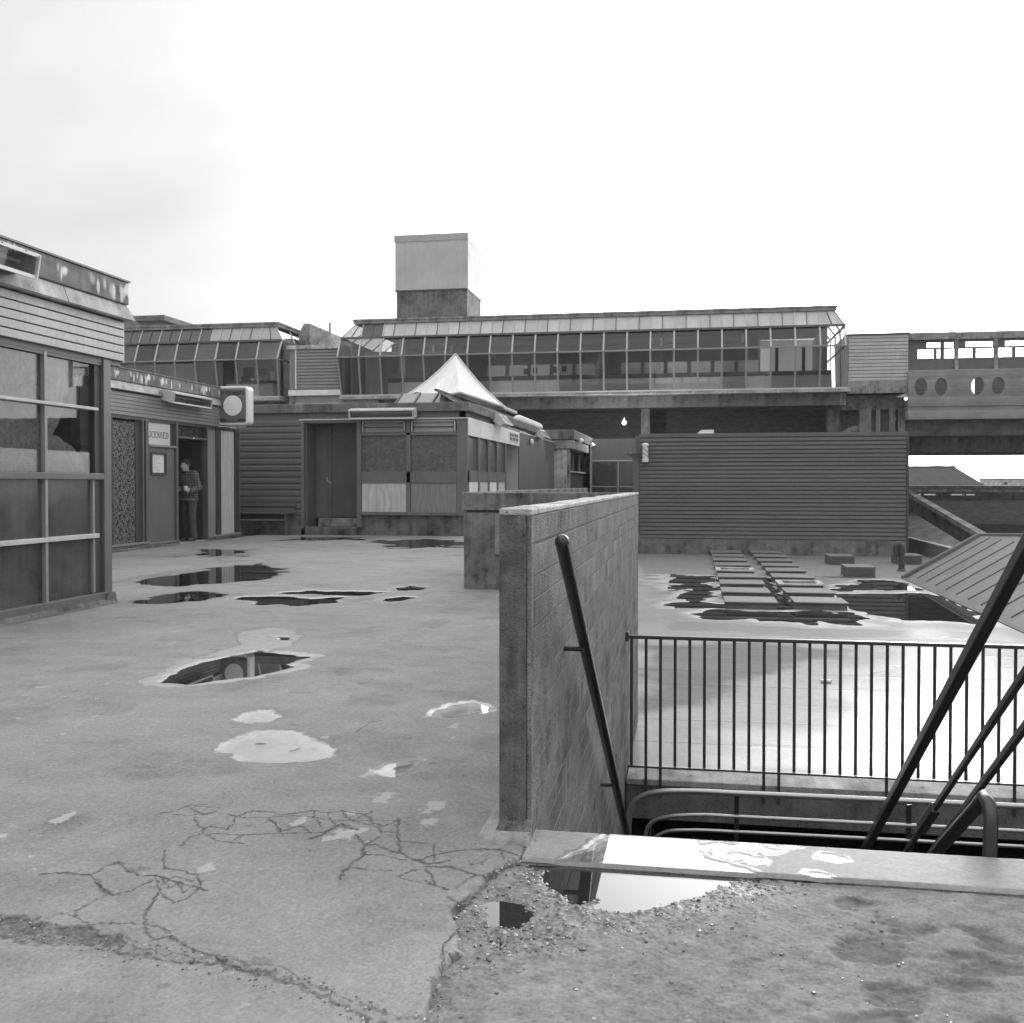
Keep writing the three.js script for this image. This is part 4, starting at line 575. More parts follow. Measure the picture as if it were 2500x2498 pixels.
  part(t, 'side_wall', [B(X - 0.08, X, 1.3, 1.57, -28, Z - 0.1), B(X - 0.08, X, -0.02, 0.58, -28, Z - 0.1), B(X - 0.08, X, 0, 2.41, Z - 0.25, Z - 0.1)], MAT.doorGrey); part(t, 'plain_wall', B(X - 0.1, X + 0.02, 0, 2.84, ZB, -30.0), MAT.cladGrey, 'plain ribbed wall at the far end of the side'); part(t, 'wall_trim', B(X - 0.05, X + 0.035, 2.84, 2.88, ZB, -29.98), MAT.bars);
  for (let k = 0; k < 4; k++) {
    const z1 = -23.15 - k * 1.2, z0 = z1 - 1.0; part(t, 'window_pane', B(X - 0.05, X - 0.042, 1.57, 2.41, z0, z1), MAT.dusty); part(t, 'blind', B(X - 0.2, X - 0.19, 1.57, 2.41, z0, z1), MAT.roomGrey); part(t, 'window_post', B(X - 0.08, X + 0.01, 0.58, 2.41, z0 - 0.2, z0, 0.005), k & 1 ? MAT.frameMid : MAT.doorGrey);
    part(t, 'lower_panel', B(X - 0.04, X - 0.01, 0.58, 1.3, z0, z1), k & 1 ? MAT.plyPale : MAT.white);
  }
  part(t, 'side_doorway', [B(X - 1.2, X - 1.1, 0, 2.5, -30, -28), B(X - 1.1, X - 0.05, 0, 2.45, -28.05, -28.01), B(X - 1.1, X - 0.02, 0, 2.45, -30.0, -29.96)], MAT.plaster);
  part(t, 'rear_wall', [B(-13, X - 0.1, 0, 3, ZB - 0.05, ZB), B(-13.05, -13, 0, 3, ZB, Z)], MAT.concreteDark); part(t, 'interior', [B(-12.9, X - 0.3, 0, 0.02, ZB, Z - 0.8), B(-12.9, -9.4, 0, 2.9, Z - 0.9, Z - 0.76), B(-9.4, X - 0.5, 0, 2.9, Z - 1.6, Z - 1.5)], MAT.plaster);
}
{
  const t = thing('bench', 'slatted wooden bench against the boarded front, left of the kiosk door', 'bench', [-10.3, 0, -22.6]);
  part(t, 'seat_slat', B(-11.3, -9.57, 0.56, 0.66, -22.85, -22.81, 0.006), MAT.frameMid); part(t, 'backrest_slat', B(-11.3, -9.54, 0.7, 0.79, -22.86, -22.825, 0.006), MAT.frameMid); part(t, 'seat', B(-11.3, -9.57, 0.53, 0.556, -22.83, -22.5, 0.006), MAT.frameMid);
  part(t, 'stretcher', B(-11.3, -9.72, 0.36, 0.385, -22.72, -22.69, 0.004), MAT.bars); for (const x of [-9.72, -11.2]) part(t, 'leg', B(x, x + 0.04, 0, 0.53, -22.78, -22.55, 0.004), MAT.frameMid);
}
{
  const t = thing('bulkhead_lamp', 'tiny white wall lamp on the plain far side wall of the kiosk', 'lamp', [-5.24, 2.6, -32]);
  part(t, 'backplate', B(-5.25, -5.23, 2.53, 2.72, -32.1, -31.9), MAT.frameDark); part(t, 'shade', new THREE.SphereGeometry(0.1, 10, 8).scale(0.7, 1.1, 1).translate(-5.19, 2.63, -32), MAT.white);
}
// glazed lantern and tent canopy on the kiosk roof
{
  const t = thing('roof_lantern', 'low sloping glazed lantern with thin bars on the kiosk roof', 'rooflight', [-6.5, 3.1, -29]);
  const n = 12, z0 = -24.3, z1 = -35.9, xb = -5.55, yb = 3.12, xt = -6.4, yt = 3.62;
  for (let k = 0; k < n; k++) { const a = mix(z0, z1, k / n) - 0.02, b = mix(z0, z1, (k + 1) / n) + 0.02; part(t, 'pane', slab([[xb, yb, a], [xb, yb, b], [xt, yt, b], [xt, yt, a]], 0.012), k > 9 ? MAT.slabPale : MAT.roofGlass ??= M(0.15, { t: 'grain', w: 2, r: 0.25, clear: 0.5 })); }
  for (let k = 0; k <= n; k++) { const z = mix(z0, z1, k / n); part(t, 'glazing_bar', bar([xb + 0.02, yb + 0.02, z], [xt, yt + 0.02, z], 0.035, 0.03), MAT.frameMid); }
  for (let k = 0; k < 4; k++) { const a = mix(-7.5, -5.55, k / 4) + 0.02, b = mix(-7.5, -5.55, (k + 1) / 4) - 0.02; part(t, 'front_pane', slab([[a, yb, z0 + 0.3], [b, yb, z0 + 0.3], [Math.min(b, xt), yt, z0 - 0.7], [Math.min(a, xt), yt, z0 - 0.7]], 0.012), MAT.roofGlass); part(t, 'glazing_bar', bar([a, yb + 0.02, z0 + 0.3], [Math.min(a, xt), yt + 0.02, z0 - 0.7], 0.035, 0.03), MAT.frameMid); }
  part(t, 'ridge', bar([xt, yt + 0.02, z0], [xt, yt + 0.02, z1], 0.09, 0.05), MAT.frameDark); part(t, 'safety_rail', tube([[xb + 0.1, yb + 0.16, z0 - 0.6], [xb + 0.08, yb + 0.16, z0 - 3.2], [xb - 0.3, yb + 0.3, z0 - 3.3]], 0.018, 20, 6), MAT.frameDark); part(t, 'safety_rail', tube([[xb + 0.1, yb + 0.1, z0 - 5.2], [xb + 0.08, yb + 0.1, z0 - 8]], 0.018, 12, 6), MAT.frameDark);
  part(t, 'ridge_cap', [new THREE.CapsuleGeometry(0.16, 4.2, 4, 10).rotateX(Math.PI / 2).scale(1.1, 1, 1).translate(-5.55, 3.33, -33.6)], MAT.white, 'white rounded cap at the far end');
}
{
  const t = thing('tent_canopy', 'pale peaked tent-like roof standing on the middle kiosk', 'canopy', [-7, 3.6, -28.5]);
  const A = [-6.9, 5.08, -28.5], C1 = [-7.29, 3.58, -26.4], Mi = [-6.22, 3.74, -26.2], C2 = [-5.71, 3.62, -30], C0 = [-8.72, 4.05, -29.8], D = [-7.4, 4.0, -32.5], N = 14;
  const ridge = (q, sag, s) => v3(A).lerp(v3(q), s).add(new THREE.Vector3(0, -sag * Math.sin(Math.PI * s), 0));
  const face = (P, Q, sp, sq) => { const a = []; for (let i = 0; i < N; i++) for (let j = 0; j < N; j++) { const f = (u, w) => { const r = ridge(P, sp, u), s = ridge(Q, sq, u), m = r.lerp(s, w); m.y -= 0.1 * u * (1 - u) * 4 * w * (1 - w); return m; }; const p00 = f(i / N, j / N), p10 = f((i + 1) / N, j / N), p01 = f(i / N, (j + 1) / N), p11 = f((i + 1) / N, (j + 1) / N); for (const p of [p00, p10, p11, p00, p11, p01]) a.push(p.x, p.y, p.z); } const g = new THREE.BufferGeometry(); g.setAttribute('position', new THREE.Float32BufferAttribute(a, 3)); const m = mergeVertices(g, 1e-4); m.computeVertexNormals(); return m; };
  part(t, 'front_sheet', [face(C1, Mi, 0.12, 0.16), face(Mi, C2, 0.16, 0.1)], MAT.tent); part(t, 'left_sheet', face(C0, C1, 0.09, 0.12), MAT.tent); part(t, 'back_sheet', [face(C2, D, 0.1, 0.1), face(D, C0, 0.1, 0.09)], MAT.tent);
  const cable = (q, sag) => { const p = []; for (let i = 0; i <= 10; i++) { const r = ridge(q, sag, i / 10); p.push([r.x, r.y + 0.012, r.z]); } return tube(p, 0.035, 24, 6); };
  part(t, 'edge_rope', cable(C0, 0.09), MAT.white); part(t, 'edge_rope', cable(C2, 0.1), MAT.white); part(t, 'hem', [bar(C1, Mi, 0.04, 0.05), bar(Mi, C2, 0.04, 0.05), bar(C0, C1, 0.035, 0.05)], MAT.bars); part(t, 'tip', bar([-5.74, 3.6, -29.9], [-5.42, 3.47, -30.4], 0.12, 0.1, 0.03), MAT.white);
  part(t, 'stay', tube([C0, [-8.3, 3.95, -28.6], [-7.45, 3.72, -26.6], [-7.4, 3.55, -26.5]], 0.018, 16, 6), MAT.frameDark); for (const p of [C1, C2, C0, D]) part(t, 'strut', rod([p[0], p[1], p[2]], [p[0], 3.08, p[2]], 0.03, 8), MAT.frameMid);
}
// ---------------------------------------------------------------- parapet wall beside the stairs
{
  const X = -0.556, t = thing('parapet_wall', 'tall board-marked concrete wall with a pale top running away beside the stairs', 'wall', [-0.63, 0, -3.42]);
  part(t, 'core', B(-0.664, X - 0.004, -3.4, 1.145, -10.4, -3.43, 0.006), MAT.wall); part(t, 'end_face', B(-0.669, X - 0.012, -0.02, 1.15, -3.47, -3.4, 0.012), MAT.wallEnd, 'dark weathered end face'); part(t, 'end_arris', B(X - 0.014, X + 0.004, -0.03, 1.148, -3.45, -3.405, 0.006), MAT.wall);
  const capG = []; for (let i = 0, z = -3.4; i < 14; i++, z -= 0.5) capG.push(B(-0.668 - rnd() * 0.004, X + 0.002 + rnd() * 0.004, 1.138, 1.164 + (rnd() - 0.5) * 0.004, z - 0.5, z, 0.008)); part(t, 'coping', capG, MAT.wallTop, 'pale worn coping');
  const ms = [0.19, 0.2, 0.215, 0.18].map((v, i) => M(v * 0.72, { t: 'concrete', w: 1.1 + i * 0.23, r: 0.85, b: 0.012 }));
  for (let i = 0, y = 1.138; i < 24; i++) {
    const h = i === 0 ? 0.1 : 0.1 + 0.02 * Math.sin(i * 2.1); let z = -3.45;
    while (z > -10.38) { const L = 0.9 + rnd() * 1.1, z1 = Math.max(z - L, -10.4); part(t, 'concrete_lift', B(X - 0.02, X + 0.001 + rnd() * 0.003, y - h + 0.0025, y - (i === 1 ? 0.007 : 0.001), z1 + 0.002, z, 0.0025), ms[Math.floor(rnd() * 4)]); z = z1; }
    y -= h; if (y < -1.6) break;
  }
  const cove = [[0, 0.07], [0.006, 0.05], [0.016, 0.032], [0.032, 0.018], [0.055, 0.01], [0.08, 0.006], [0.08, -0.02], [-0.02, -0.02], [-0.02, 0.07]]; part(t, 'base_fillet', [prism(cove.map(([a, b]) => [-0.665 - a, b]), -10.4, -3.41, 'z'), prism(cove.map(([a, b]) => [-3.402 + a, b]), -0.665, X + 0.004)], M(0.24, { t: 'concrete', w: 0.8, r: 0.85, b: 0.006 }), 'asphalt upstand curving up against the wall foot'); part(t, 'corner_fillet', new THREE.LatheGeometry(cove.slice(0, 7).map(([a, b]) => new THREE.Vector2(a + 0.001, b)).reverse(), 24).translate(-0.665, 0, -3.402), M(0.24, { t: 'concrete', w: 0.8, r: 0.85 }));
}
{
  const t = thing('handrail', 'dark metal handrail sloping down along the tall wall face', 'handrail', [-0.47, 1.03, -3.6]), p = (s) => [-0.468, mix(1.04, -2.2, s), mix(-3.58, -8.6, s)];
  part(t, 'rail', [rod(p(0), p(1), 0.027, 14), new THREE.SphereGeometry(0.027, 14, 8).translate(...p(0))], MAT.rail); for (const s of [0.15, 0.5, 0.85]) { const q = p(s); part(t, 'bracket', rod([-0.56, q[1] - 0.03, q[2] + 0.02], [-0.468, q[1] - 0.03, q[2] + 0.02], 0.011, 8), MAT.rail); }
}
{
  const t = thing('low_wall', 'low concrete wall with a raised plate, standing behind the tall wall end', 'wall', [-1.7, 0, -11.4]);
  part(t, 'coping', [B(-2.68, -0.71, 0.94, 1.15, -11.53, -11.36, 0.012)], MAT.wall); part(t, 'panel', B(-2.66, -0.71, -0.05, 0.915, -11.53, -11.38, 0.01), MAT.wall); part(t, 'groove', B(-2.62, -0.71, 0.9, 0.945, -11.5, -11.4), MAT.black);
  part(t, 'cover_plate', B(-2.28, -2.08, 0.42, 0.9, -11.385, -11.345, 0.006), MAT.concrete, 'raised rectangular plate'); part(t, 'side_coping', B(-2.68, -2.5, 0.95, 1.155, -24, -11.54, 0.012), MAT.wall); part(t, 'side_wall', B(-2.66, -2.52, -0.05, 0.95, -24, -11.54), MAT.concreteDark);
}
// ---------------------------------------------------------------- stairwell: far kerb, railing, curved rails, right-hand balustrade
{
  const t = thing('stairwell_kerb', 'pale coping over a grey fascia on the far side of the stairwell', 'kerb', [1.5, -1.6, -8.6]);
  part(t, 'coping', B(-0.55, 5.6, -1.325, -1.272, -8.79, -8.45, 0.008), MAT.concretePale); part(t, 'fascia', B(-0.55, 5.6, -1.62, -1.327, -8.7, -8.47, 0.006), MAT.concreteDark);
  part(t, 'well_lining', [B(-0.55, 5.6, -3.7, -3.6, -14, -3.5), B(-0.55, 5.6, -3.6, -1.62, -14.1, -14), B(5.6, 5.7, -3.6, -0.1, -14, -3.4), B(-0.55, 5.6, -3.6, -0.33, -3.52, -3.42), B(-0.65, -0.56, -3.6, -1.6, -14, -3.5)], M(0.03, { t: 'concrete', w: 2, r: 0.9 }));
}
struct('roof_deck', wuv(B(2.4, 9, -0.4, 0, -3.515, -1.2)), MAT.concrete, 'concrete beside the stair head, right of the worn asphalt');
{
  const t = thing('railing', 'dark railing of thin upright bars along the far side of the stairwell', 'railing', [1.4, -1.3, -8.43]), Z = -8.43, x0 = -0.556, x1 = 3.75;
  part(t, 'top_rail', B(x0, x1, -0.066, -0.036, Z - 0.026, Z + 0.026, 0.006), MAT.railing); part(t, 'bottom_rail', B(x0 + 0.02, x1, -1.165, -1.148, Z - 0.02, Z + 0.02, 0.004), MAT.railing); part(t, 'wall_plate', B(x0, x0 + 0.03, -0.09, -0.01, Z - 0.03, Z + 0.03, 0.004), MAT.railing);
  for (let i = 0, x = -0.503; x < x1 - 0.05; i++, x += 0.1222) { const deep = [1, 2, 9, 10, 17, 25, 26].includes(i); part(t, 'bar', B(x - 0.0125, x + 0.0125, deep ? -1.42 : -1.146, -0.066, Z - 0.006, Z + 0.006, 0.002), MAT.railing); }
}
{
  const t = thing('landing_rail', 'three curved dark tube rails low in the stairwell', 'railing', [1, -3.6, -7.6]), Z = -7.6;

  const bend = (pts, r) => part(t, 'rail', tube(pts.map(([x, y, dz = 0]) => [x, y, Z + dz]), r, 90, 12), MAT.railWorn);
  bend([[-0.5, -2.2], [-0.478, -1.5], [-0.462, -1.27], [-0.43, -1.195], [-0.35, -1.14], [-0.25, -1.113], [-0.03, -1.095], [0.4, -1.09], [3.4, -1.07]], 0.023); bend([[-0.36, -2.2], [-0.347, -1.5], [-0.33, -1.39], [-0.28, -1.335], [-0.2, -1.305], [0.05, -1.272], [0.4, -1.268], [3.4, -1.25]], 0.015); bend([[-0.4, -1.9], [-0.3, -1.5], [-0.2, -1.42], [0, -1.392], [0.3, -1.385], [3.4, -1.36]], 0.013); for (const x of [0.34, 1.58, 2.8]) part(t, 'post', B(x - 0.018, x + 0.018, -3.6, -1.11, Z - 0.03, Z - 0.005, 0.004), MAT.rail);
}
{
  const X = 1.17, t = thing('stair_balustrade', 'dark sloping handrail with thinner rails beneath, right of the stairwell', 'balustrade', [X, 0, -3.5]), s = -0.7;
  const line = (z, y, zz) => y + (zz - z) * -s;
  const rail = (z, y, za, zb, w, h, m = MAT.rail) => part(t, 'rail', bar([X, line(z, y, za), za], [X, line(z, y, zb), zb], w, h, 0.012), m);
  rail(-4.142, 0.753, -3.62, -9.2, 0.05, 0.062); rail(-4.13, 0.32, -3.6, -8.4, 0.022, 0.034); rail(-4.125, 0.127, -3.6, -8, 0.022, 0.034); part(t, 'clamp', bar([X, line(-4.13, 0.32, -5.05), -5.05], [X, line(-4.13, 0.32, -5.35), -5.35], 0.045, 0.06, 0.015), MAT.rail);
  part(t, 'newel', bar([X, -0.25, -3.6], [X, 1.14, -3.6], 0.05, 0.05, 0.01), MAT.rail);
}
{
  const t = thing('tube_rail', 'thick bent tube rail rising at the right end of the kerb', 'handrail', [1, 0, -3.55]);
  part(t, 'tube', tube([[1.0, -1.7, -6.4], [1.0, -0.96, -5.28], [1.0, -0.26, -4.27], [1.0, 0.1, -3.72], [1.0, 0.17, -3.61], [1.0, 0.14, -3.55], [0.995, 0.04, -3.535], [0.99, -0.4, -3.535]], 0.024, 70, 14), MAT.rail); part(t, 'foot', new THREE.CylinderGeometry(0.04, 0.06, 0.05, 14).translate(0.99, -0.2, -3.54), MAT.concrete);
}
// ---------------------------------------------------------------- things on the lower roof
{
  const make = (open) => {
    const t = thing('rooflight', '', 'rooflight', [0, LOW, 0], 'two rows of low rooflight boxes on the lower roof'), y = LOW;
    const k = prism([[-0.02, y - 0.02], [0.05, y + 0.02], [0.06, y + 0.13], [0.94, y + 0.13], [0.95, y + 0.02], [1.02, y - 0.02]].map(([a, b]) => [-a, b]), -0.5, 0.5); part(t, 'kerb', k, MAT.roofing);
    if (open) { part(t, 'frame', [B(-0.53, 0.53, y + 0.13, y + 0.17, -0.14, 0.0, 0.008), B(-0.53, 0.53, y + 0.13, y + 0.17, -1.0, -0.86, 0.008), B(-0.53, -0.39, y + 0.13, y + 0.17, -0.86, -0.14, 0.008), B(0.39, 0.53, y + 0.13, y + 0.17, -0.86, -0.14, 0.008)], MAT.slabPale); part(t, 'glazing', B(-0.39, 0.39, y + 0.132, y + 0.136, -0.86, -0.14), MAT.glassSmoke); } else { part(t, 'lid', B(-0.53, 0.53, y + 0.13, y + 0.165, -1.0, 0.0, 0.014), MAT.lid ??= M(0.15, { t: 'felt', w: 1.3, r: 0.5 })); }
    return t;
  };
  const a = make(false), b = make(true), used = { a: 0, b: 0 }, ord = ['nearest', 'second', 'third', 'fourth', 'fifth', 'sixth', 'seventh', 'eighth', 'farthest'];
  for (let row = 0; row < 2; row++) for (let k = 0; k < 9; k++) {
    const open = (row === 0 && k === 4) || (row === 1 && k === 2), src = open ? b : a, pos = [row ? 2.56 : 1.18, LOW + (rnd() - 0.5) * 0.01, -20.3 - row * 0.12 - k * 1.83], label = `${ord[k]} ${open ? 'rooflight, an open frame showing dark glazing,' : 'flat-lidded rooflight box'} in the ${row ? 'right' : 'left'} row`;
    if (!used[open ? 'b' : 'a']++) { src.position.set(...pos); src.userData.label = label; } else { const c = copy(src, pos, (rnd() - 0.5) * 0.035, label); c.rotation.z = (rnd() - 0.5) * 0.016; c.rotation.x = (rnd() - 0.5) * 0.014; }
  }
}
{
  const t = thing('roof_vent', 'louvred vent stack in the middle, nearest the big sheet of water', 'roof vent', [4.49, LOW, -27.75], 'slatted vent stacks on the lower roof'), x = 4.49, z = -27.75;
  for (let i = 0; i < 5; i++) part(t, 'slat', B(x - 0.38 - (i & 1) * 0.008, x + 0.38, LOW + 0.015 + i * 0.052, LOW + 0.055 + i * 0.052, z - 0.98, z, 0.006), MAT.roofing); part(t, 'core', B(x - 0.33, x + 0.33, LOW, LOW + 0.28, z - 0.93, z - 0.05), MAT.black); part(t, 'lid', B(x - 0.385, x + 0.385, LOW + 0.27, LOW + 0.3, z - 0.985, z + 0.005, 0.006), MAT.lid);
  copy(t, [4.6, LOW, -31.9], 0.02, 'louvred vent stack at the left, farther back'); const c = copy(t, [6.72, LOW, -32.5], 0, 'louvred vent stack at the right, behind the bent pipe'); part(c, 'cover_sheet', B(4.49 - 0.4, 4.49 + 0.4, LOW + 0.302, LOW + 0.312, z - 0.99, z + 0.01), MAT.white, 'pale sheet on the lid');
}
{
  const t = thing('vent_pipe', 'dark vent pipe with a bent hood beside the sloping roof', 'pipe', [5.98, LOW, -30]);
  part(t, 'pipe', new THREE.CylinderGeometry(0.075, 0.085, 0.62, 14).translate(5.98, LOW + 0.31, -30), MAT.frameDark); part(t, 'collar', [new THREE.CylinderGeometry(0.1, 0.1, 0.05, 14).translate(5.98, LOW + 0.55, -30), new THREE.CylinderGeometry(0.1, 0.16, 0.07, 14).translate(5.98, LOW + 0.03, -30)], MAT.frameDark); part(t, 'hood', tube([[5.98, LOW + 0.58, -30], [5.97, LOW + 0.72, -30], [5.9, LOW + 0.79, -30], [5.84, LOW + 0.73, -30], [5.83, LOW + 0.5, -30]], 0.085, 20, 12), MAT.frameDark);
}
{
  const t = thing('sloping_roof', 'ribbed roof sloping up from the lower roof at the right edge', 'roof', [6.5, LOW, -20]), xe = 5.6, ye = LOW, xr = 7.5, yr = -0.12, z0 = -27.8, z1 = -9;
  part(t, 'slope', slab([[xe, ye, z1], [xr, yr, z1], [xr, yr, z0], [xe, ye, z0]], 0.12), M(0.13, { t: 'felt', w: 2.2, r: 0.6 })); part(t, 'flat_top', B(xr, 10.5, yr - 0.14, yr - 0.002, z0, z1), MAT.roofing);
  part(t, 'verge', bar([xe - 0.05, ye + 0.02, z0 + 0.06], [xr, yr + 0.04, z0 + 0.06], 0.2, 0.12, 0.03), MAT.roofing); part(t, 'ridge_kerb', B(xr - 0.05, 10.5, yr - 0.02, yr + 0.075, z0 - 0.04, z0 + 0.16, 0.02), MAT.roofing); part(t, 'eaves_strip', bar([xe - 0.02, ye + 0.012, z1], [xe - 0.02, ye + 0.012, z0], 0.12, 0.03), MAT.roofing);
  for (let k = 1; k < 20; k++) { const z = z0 + k * 0.95; part(t, 'rib', bar([xe + 0.14, ye + 0.095, z], [xr, yr + 0.008, z], 0.035, 0.03), MAT.roofing); } part(t, 'end_wall', prism([[xe + 0.1, ye - 0.1], [10.5, ye - 0.1], [10.5, yr - 0.15], [xr, yr - 0.15]], z0 + 0.02, z0 + 0.1, 'z'), MAT.concreteDark);
}
{
  const t = thing('ramp', 'sloping ramp with a raised parapet, right of the slatted block', 'ramp', [9, LOW, -40]);
  part(t, 'side_wall', B(8.06, 8.2, LOW - 0.1, -0.79, -46, -30), MAT.cladGrey); part(t, 'side_coping', B(8.04, 8.22, -0.79, -0.765, -46, -30), MAT.bars);
  part(t, 'surface', slab([[8.2, -0.8, -30], [10, -1.5, -34.8], [10, 0.05, -48.8], [8.2, -0.7, -48.8]], 0.08), MAT.concreteDark); const py = (z, o) => o + (z + 48.8) * -0.1156;
  part(t, 'parapet', slab([[10, py(-48.8, 0.9), -48.8], [10, py(-48.8, -0.1), -48.8], [10, py(-28, -0.3), -28], [10, py(-28, 0.9), -28]], -0.2), MAT.fasciaDark); part(t, 'parapet_coping', slab([[9.96, py(-48.8, 1.04), -48.8], [9.96, py(-48.8, 0.86), -48.8], [9.96, py(-28, 0.86), -28], [9.96, py(-28, 1.04), -28]], -0.3), MAT.concrete);
}
// ---------------------------------------------------------------- slatted block, pier, barber pole
{
  const Z = -36, x0 = -1.87, x1 = 7.36, t = thing('slatted_block', 'large windowless block clad in horizontal dark boards above a concrete base', 'building', [2.7, LOW, -40]);
  part(t, 'core', B(x0 + 0.02, x1 - 0.02, LOW - 0.1, 2.95, -45, Z - 0.02), MAT.cladGrey); part(t, 'plinth', B(x0 - 0.02, x1, LOW - 0.1, -0.72, Z - 0.1, Z + 0.06, 0.01), MAT.concreteDark); part(t, 'plinth_pier', B(6.0, 6.3, LOW - 0.1, -0.7, Z - 0.1, Z + 0.12, 0.01), MAT.fasciaDark);
  const tones = [0.1, 0.108, 0.092, 0.101].map((v, i) => M(v, { t: 'grain', w: 1.9 + i * 0.5, r: 0.6 })); for (let i = 0; i < 25; i++) { const y = -0.7 + i * 0.1448; part(t, 'board', prism([[Z - 0.01, y], [Z + 0.06 + rnd() * 0.004, y + 0.006], [Z + 0.055, y + 0.07], [Z + 0.015, y + 0.13], [Z - 0.01, y + 0.13]], x0, x1 - 0.05 - rnd() * 0.01), tones[Math.floor(rnd() * 4)]); }
  part(t, 'capping', B(x0 - 0.03, x1, 2.925, 3.06, -45, Z + 0.05, 0.01), MAT.cladGrey); part(t, 'corner_trim', B(x1 - 0.05, x1 + 0.02, LOW, 2.92, Z - 0.04, Z + 0.08, 0.006), MAT.frameDark); part(t, 'corner_trim', B(x0 - 0.05, x0, -0.7, 2.92, Z - 0.04, Z + 0.03), MAT.cladGrey);
}
{
  const t = thing('roof_cowl', 'small white cowl on top of the slatted block', 'vent', [0.47, 3.06, -36.3]); part(t, 'hood', prism([[0.18, 3.05], [0.76, 3.05], [0.76, 3.2], [0.34, 3.2], [0.25, 3.14]], -36.6, -36.1, 'z'), MAT.white); part(t, 'flange', B(0.16, 0.79, 3.055, 3.075, -36.63, -36.07), MAT.metal);
}
{
  const t = thing('pier', 'dark pier with a projecting cap at the left end of the slatted block', 'pier', [-2, 0, -36]); part(t, 'shaft', B(-2.12, -1.9, -1.4, 2.3, -36.3, -35.9, 0.01), MAT.cladGrey); part(t, 'cap', B(-2.4, -1.9, 2.31, 2.4, -36.5, -35.8, 0.012), MAT.concreteDark); part(t, 'cap_lower', prism([[-2.3, 2.31], [-1.9, 2.31], [-1.9, 2.22], [-2.15, 2.22]], -36.4, -35.85, 'z'), MAT.fasciaDark); part(t, 'upstand', B(-2.03, -1.93, 2.4, 3.0, -36.2, -36, 0.008), MAT.cladGrey);
}
{
  const t = thing('barber_pole', 'white striped barber pole on the left end of the slatted block', 'barber pole', [-1.66, 2.4, -35.82]);
  part(t, 'cylinder', new THREE.CylinderGeometry(0.1, 0.1, 0.44, 16).translate(-1.66, 2.4, -35.82), M(0.55, { r: 0.3 }));
  const helix = (ph) => { const p = []; for (let i = 0; i <= 24; i++) { const s = i / 24, a = ph + s * 5; p.push([-1.66 + 0.1 * Math.cos(a), 2.2 + s * 0.4, -35.82 + 0.1 * Math.sin(a)]); } return tube(p, 0.018, 48, 6); }; for (const ph of [0, 2.1, 4.2]) part(t, 'stripe', helix(ph), M(0.25, { r: 0.3 }));
  part(t, 'cap', [new THREE.CylinderGeometry(0.125, 0.125, 0.05, 16).translate(-1.66, 2.645, -35.82), new THREE.SphereGeometry(0.11, 16, 8, 0, 6.3, 0, 1.57).scale(1, 0.6, 1).translate(-1.66, 2.67, -35.82)], MAT.white); part(t, 'base', new THREE.CylinderGeometry(0.125, 0.12, 0.13, 16).translate(-1.66, 2.11, -35.82), MAT.white); part(t, 'bracket', B(-1.7, -1.62, 2.35, 2.45, -35.95, -35.88), MAT.frameDark);
}
// ---------------------------------------------------------------- shop behind the kiosk, with three small lamps
{
  const X = -4.55, Z = -38.1, t = thing('rear_shop', 'small shop behind the kiosk with a deep concrete fascia and pale column', 'shop', [-6, 0, -43]);
  part(t, 'upper_fascia', B(-9, X + 0.05, 2.98, 3.36, -50, Z + 0.06, 0.02), MAT.fasciaDark); part(t, 'lower_fascia', B(-9, X, 2.62, 2.97, -50, Z, 0.02), MAT.concrete); part(t, 'corner_column', B(-5.4, X - 0.25, -0.05, 2.62, Z - 0.3, Z - 0.06, 0.01), MAT.slabPale, 'pale stained column'); part(t, 'column_side', B(X - 0.25, X - 0.14, -0.05, 2.62, Z - 0.3, Z - 0.08, 0.008), MAT.concrete);
  part(t, 'wall', B(X - 0.4, X - 0.25, -0.05, 1.72, -50, Z - 0.3), MAT.frameDark); part(t, 'front_wall', B(-9, -5.4, -0.05, 2.62, Z - 0.3, Z - 0.2), MAT.frameDark); part(t, 'sill', B(X - 0.42, X - 0.15, 1.72, 1.77, -50, Z - 0.3), MAT.bars); for (let k = 0; k < 5; k++) { part(t, 'shop_window', B(X - 0.34, X - 0.33, 1.77, 2.6, -38.6 - k * 2.2, -40.6 - k * 2.2), MAT.glassSmoke); part(t, 'mullion', B(X - 0.36, X - 0.28, 1.77, 2.6, -40.6 - k * 2.2, -40.8 - k * 2.2), MAT.frameMid); }
  part(t, 'poster', B(X - 0.33, X - 0.31, 1.85, 2.3, -48.6, -47), MAT.plyPale); part(t, 'interior', [B(-8.9, -8.8, 0, 2.6, -50, Z - 0.4), B(-8.8, X - 0.5, 0, 0.02, -50, Z - 0.4)], MAT.plaster);
  const L = (z) => { const o = thing('fascia_lamp', '', 'lamp', [X, 2.95, z], 'three small white lamps on the rear shop fascia'); part(o, 'shade', new THREE.CylinderGeometry(0.07, 0.14, 0.16, 10).rotateZ(0.5).translate(X + 0.16, 3.0, z), MAT.white); part(o, 'arm', rod([X, 3.02, z], [X + 0.14, 3.06, z], 0.025, 6), MAT.metal); return o; };
  const l0 = L(-39.4); l0.userData.label = 'nearest small white lamp on the rear shop fascia'; copy(l0, [X, 2.95, -44], 0, 'middle small white lamp on the rear shop fascia'); copy(l0, [X, 2.95, -49.2], 0, 'farthest small white lamp on the rear shop fascia');
}
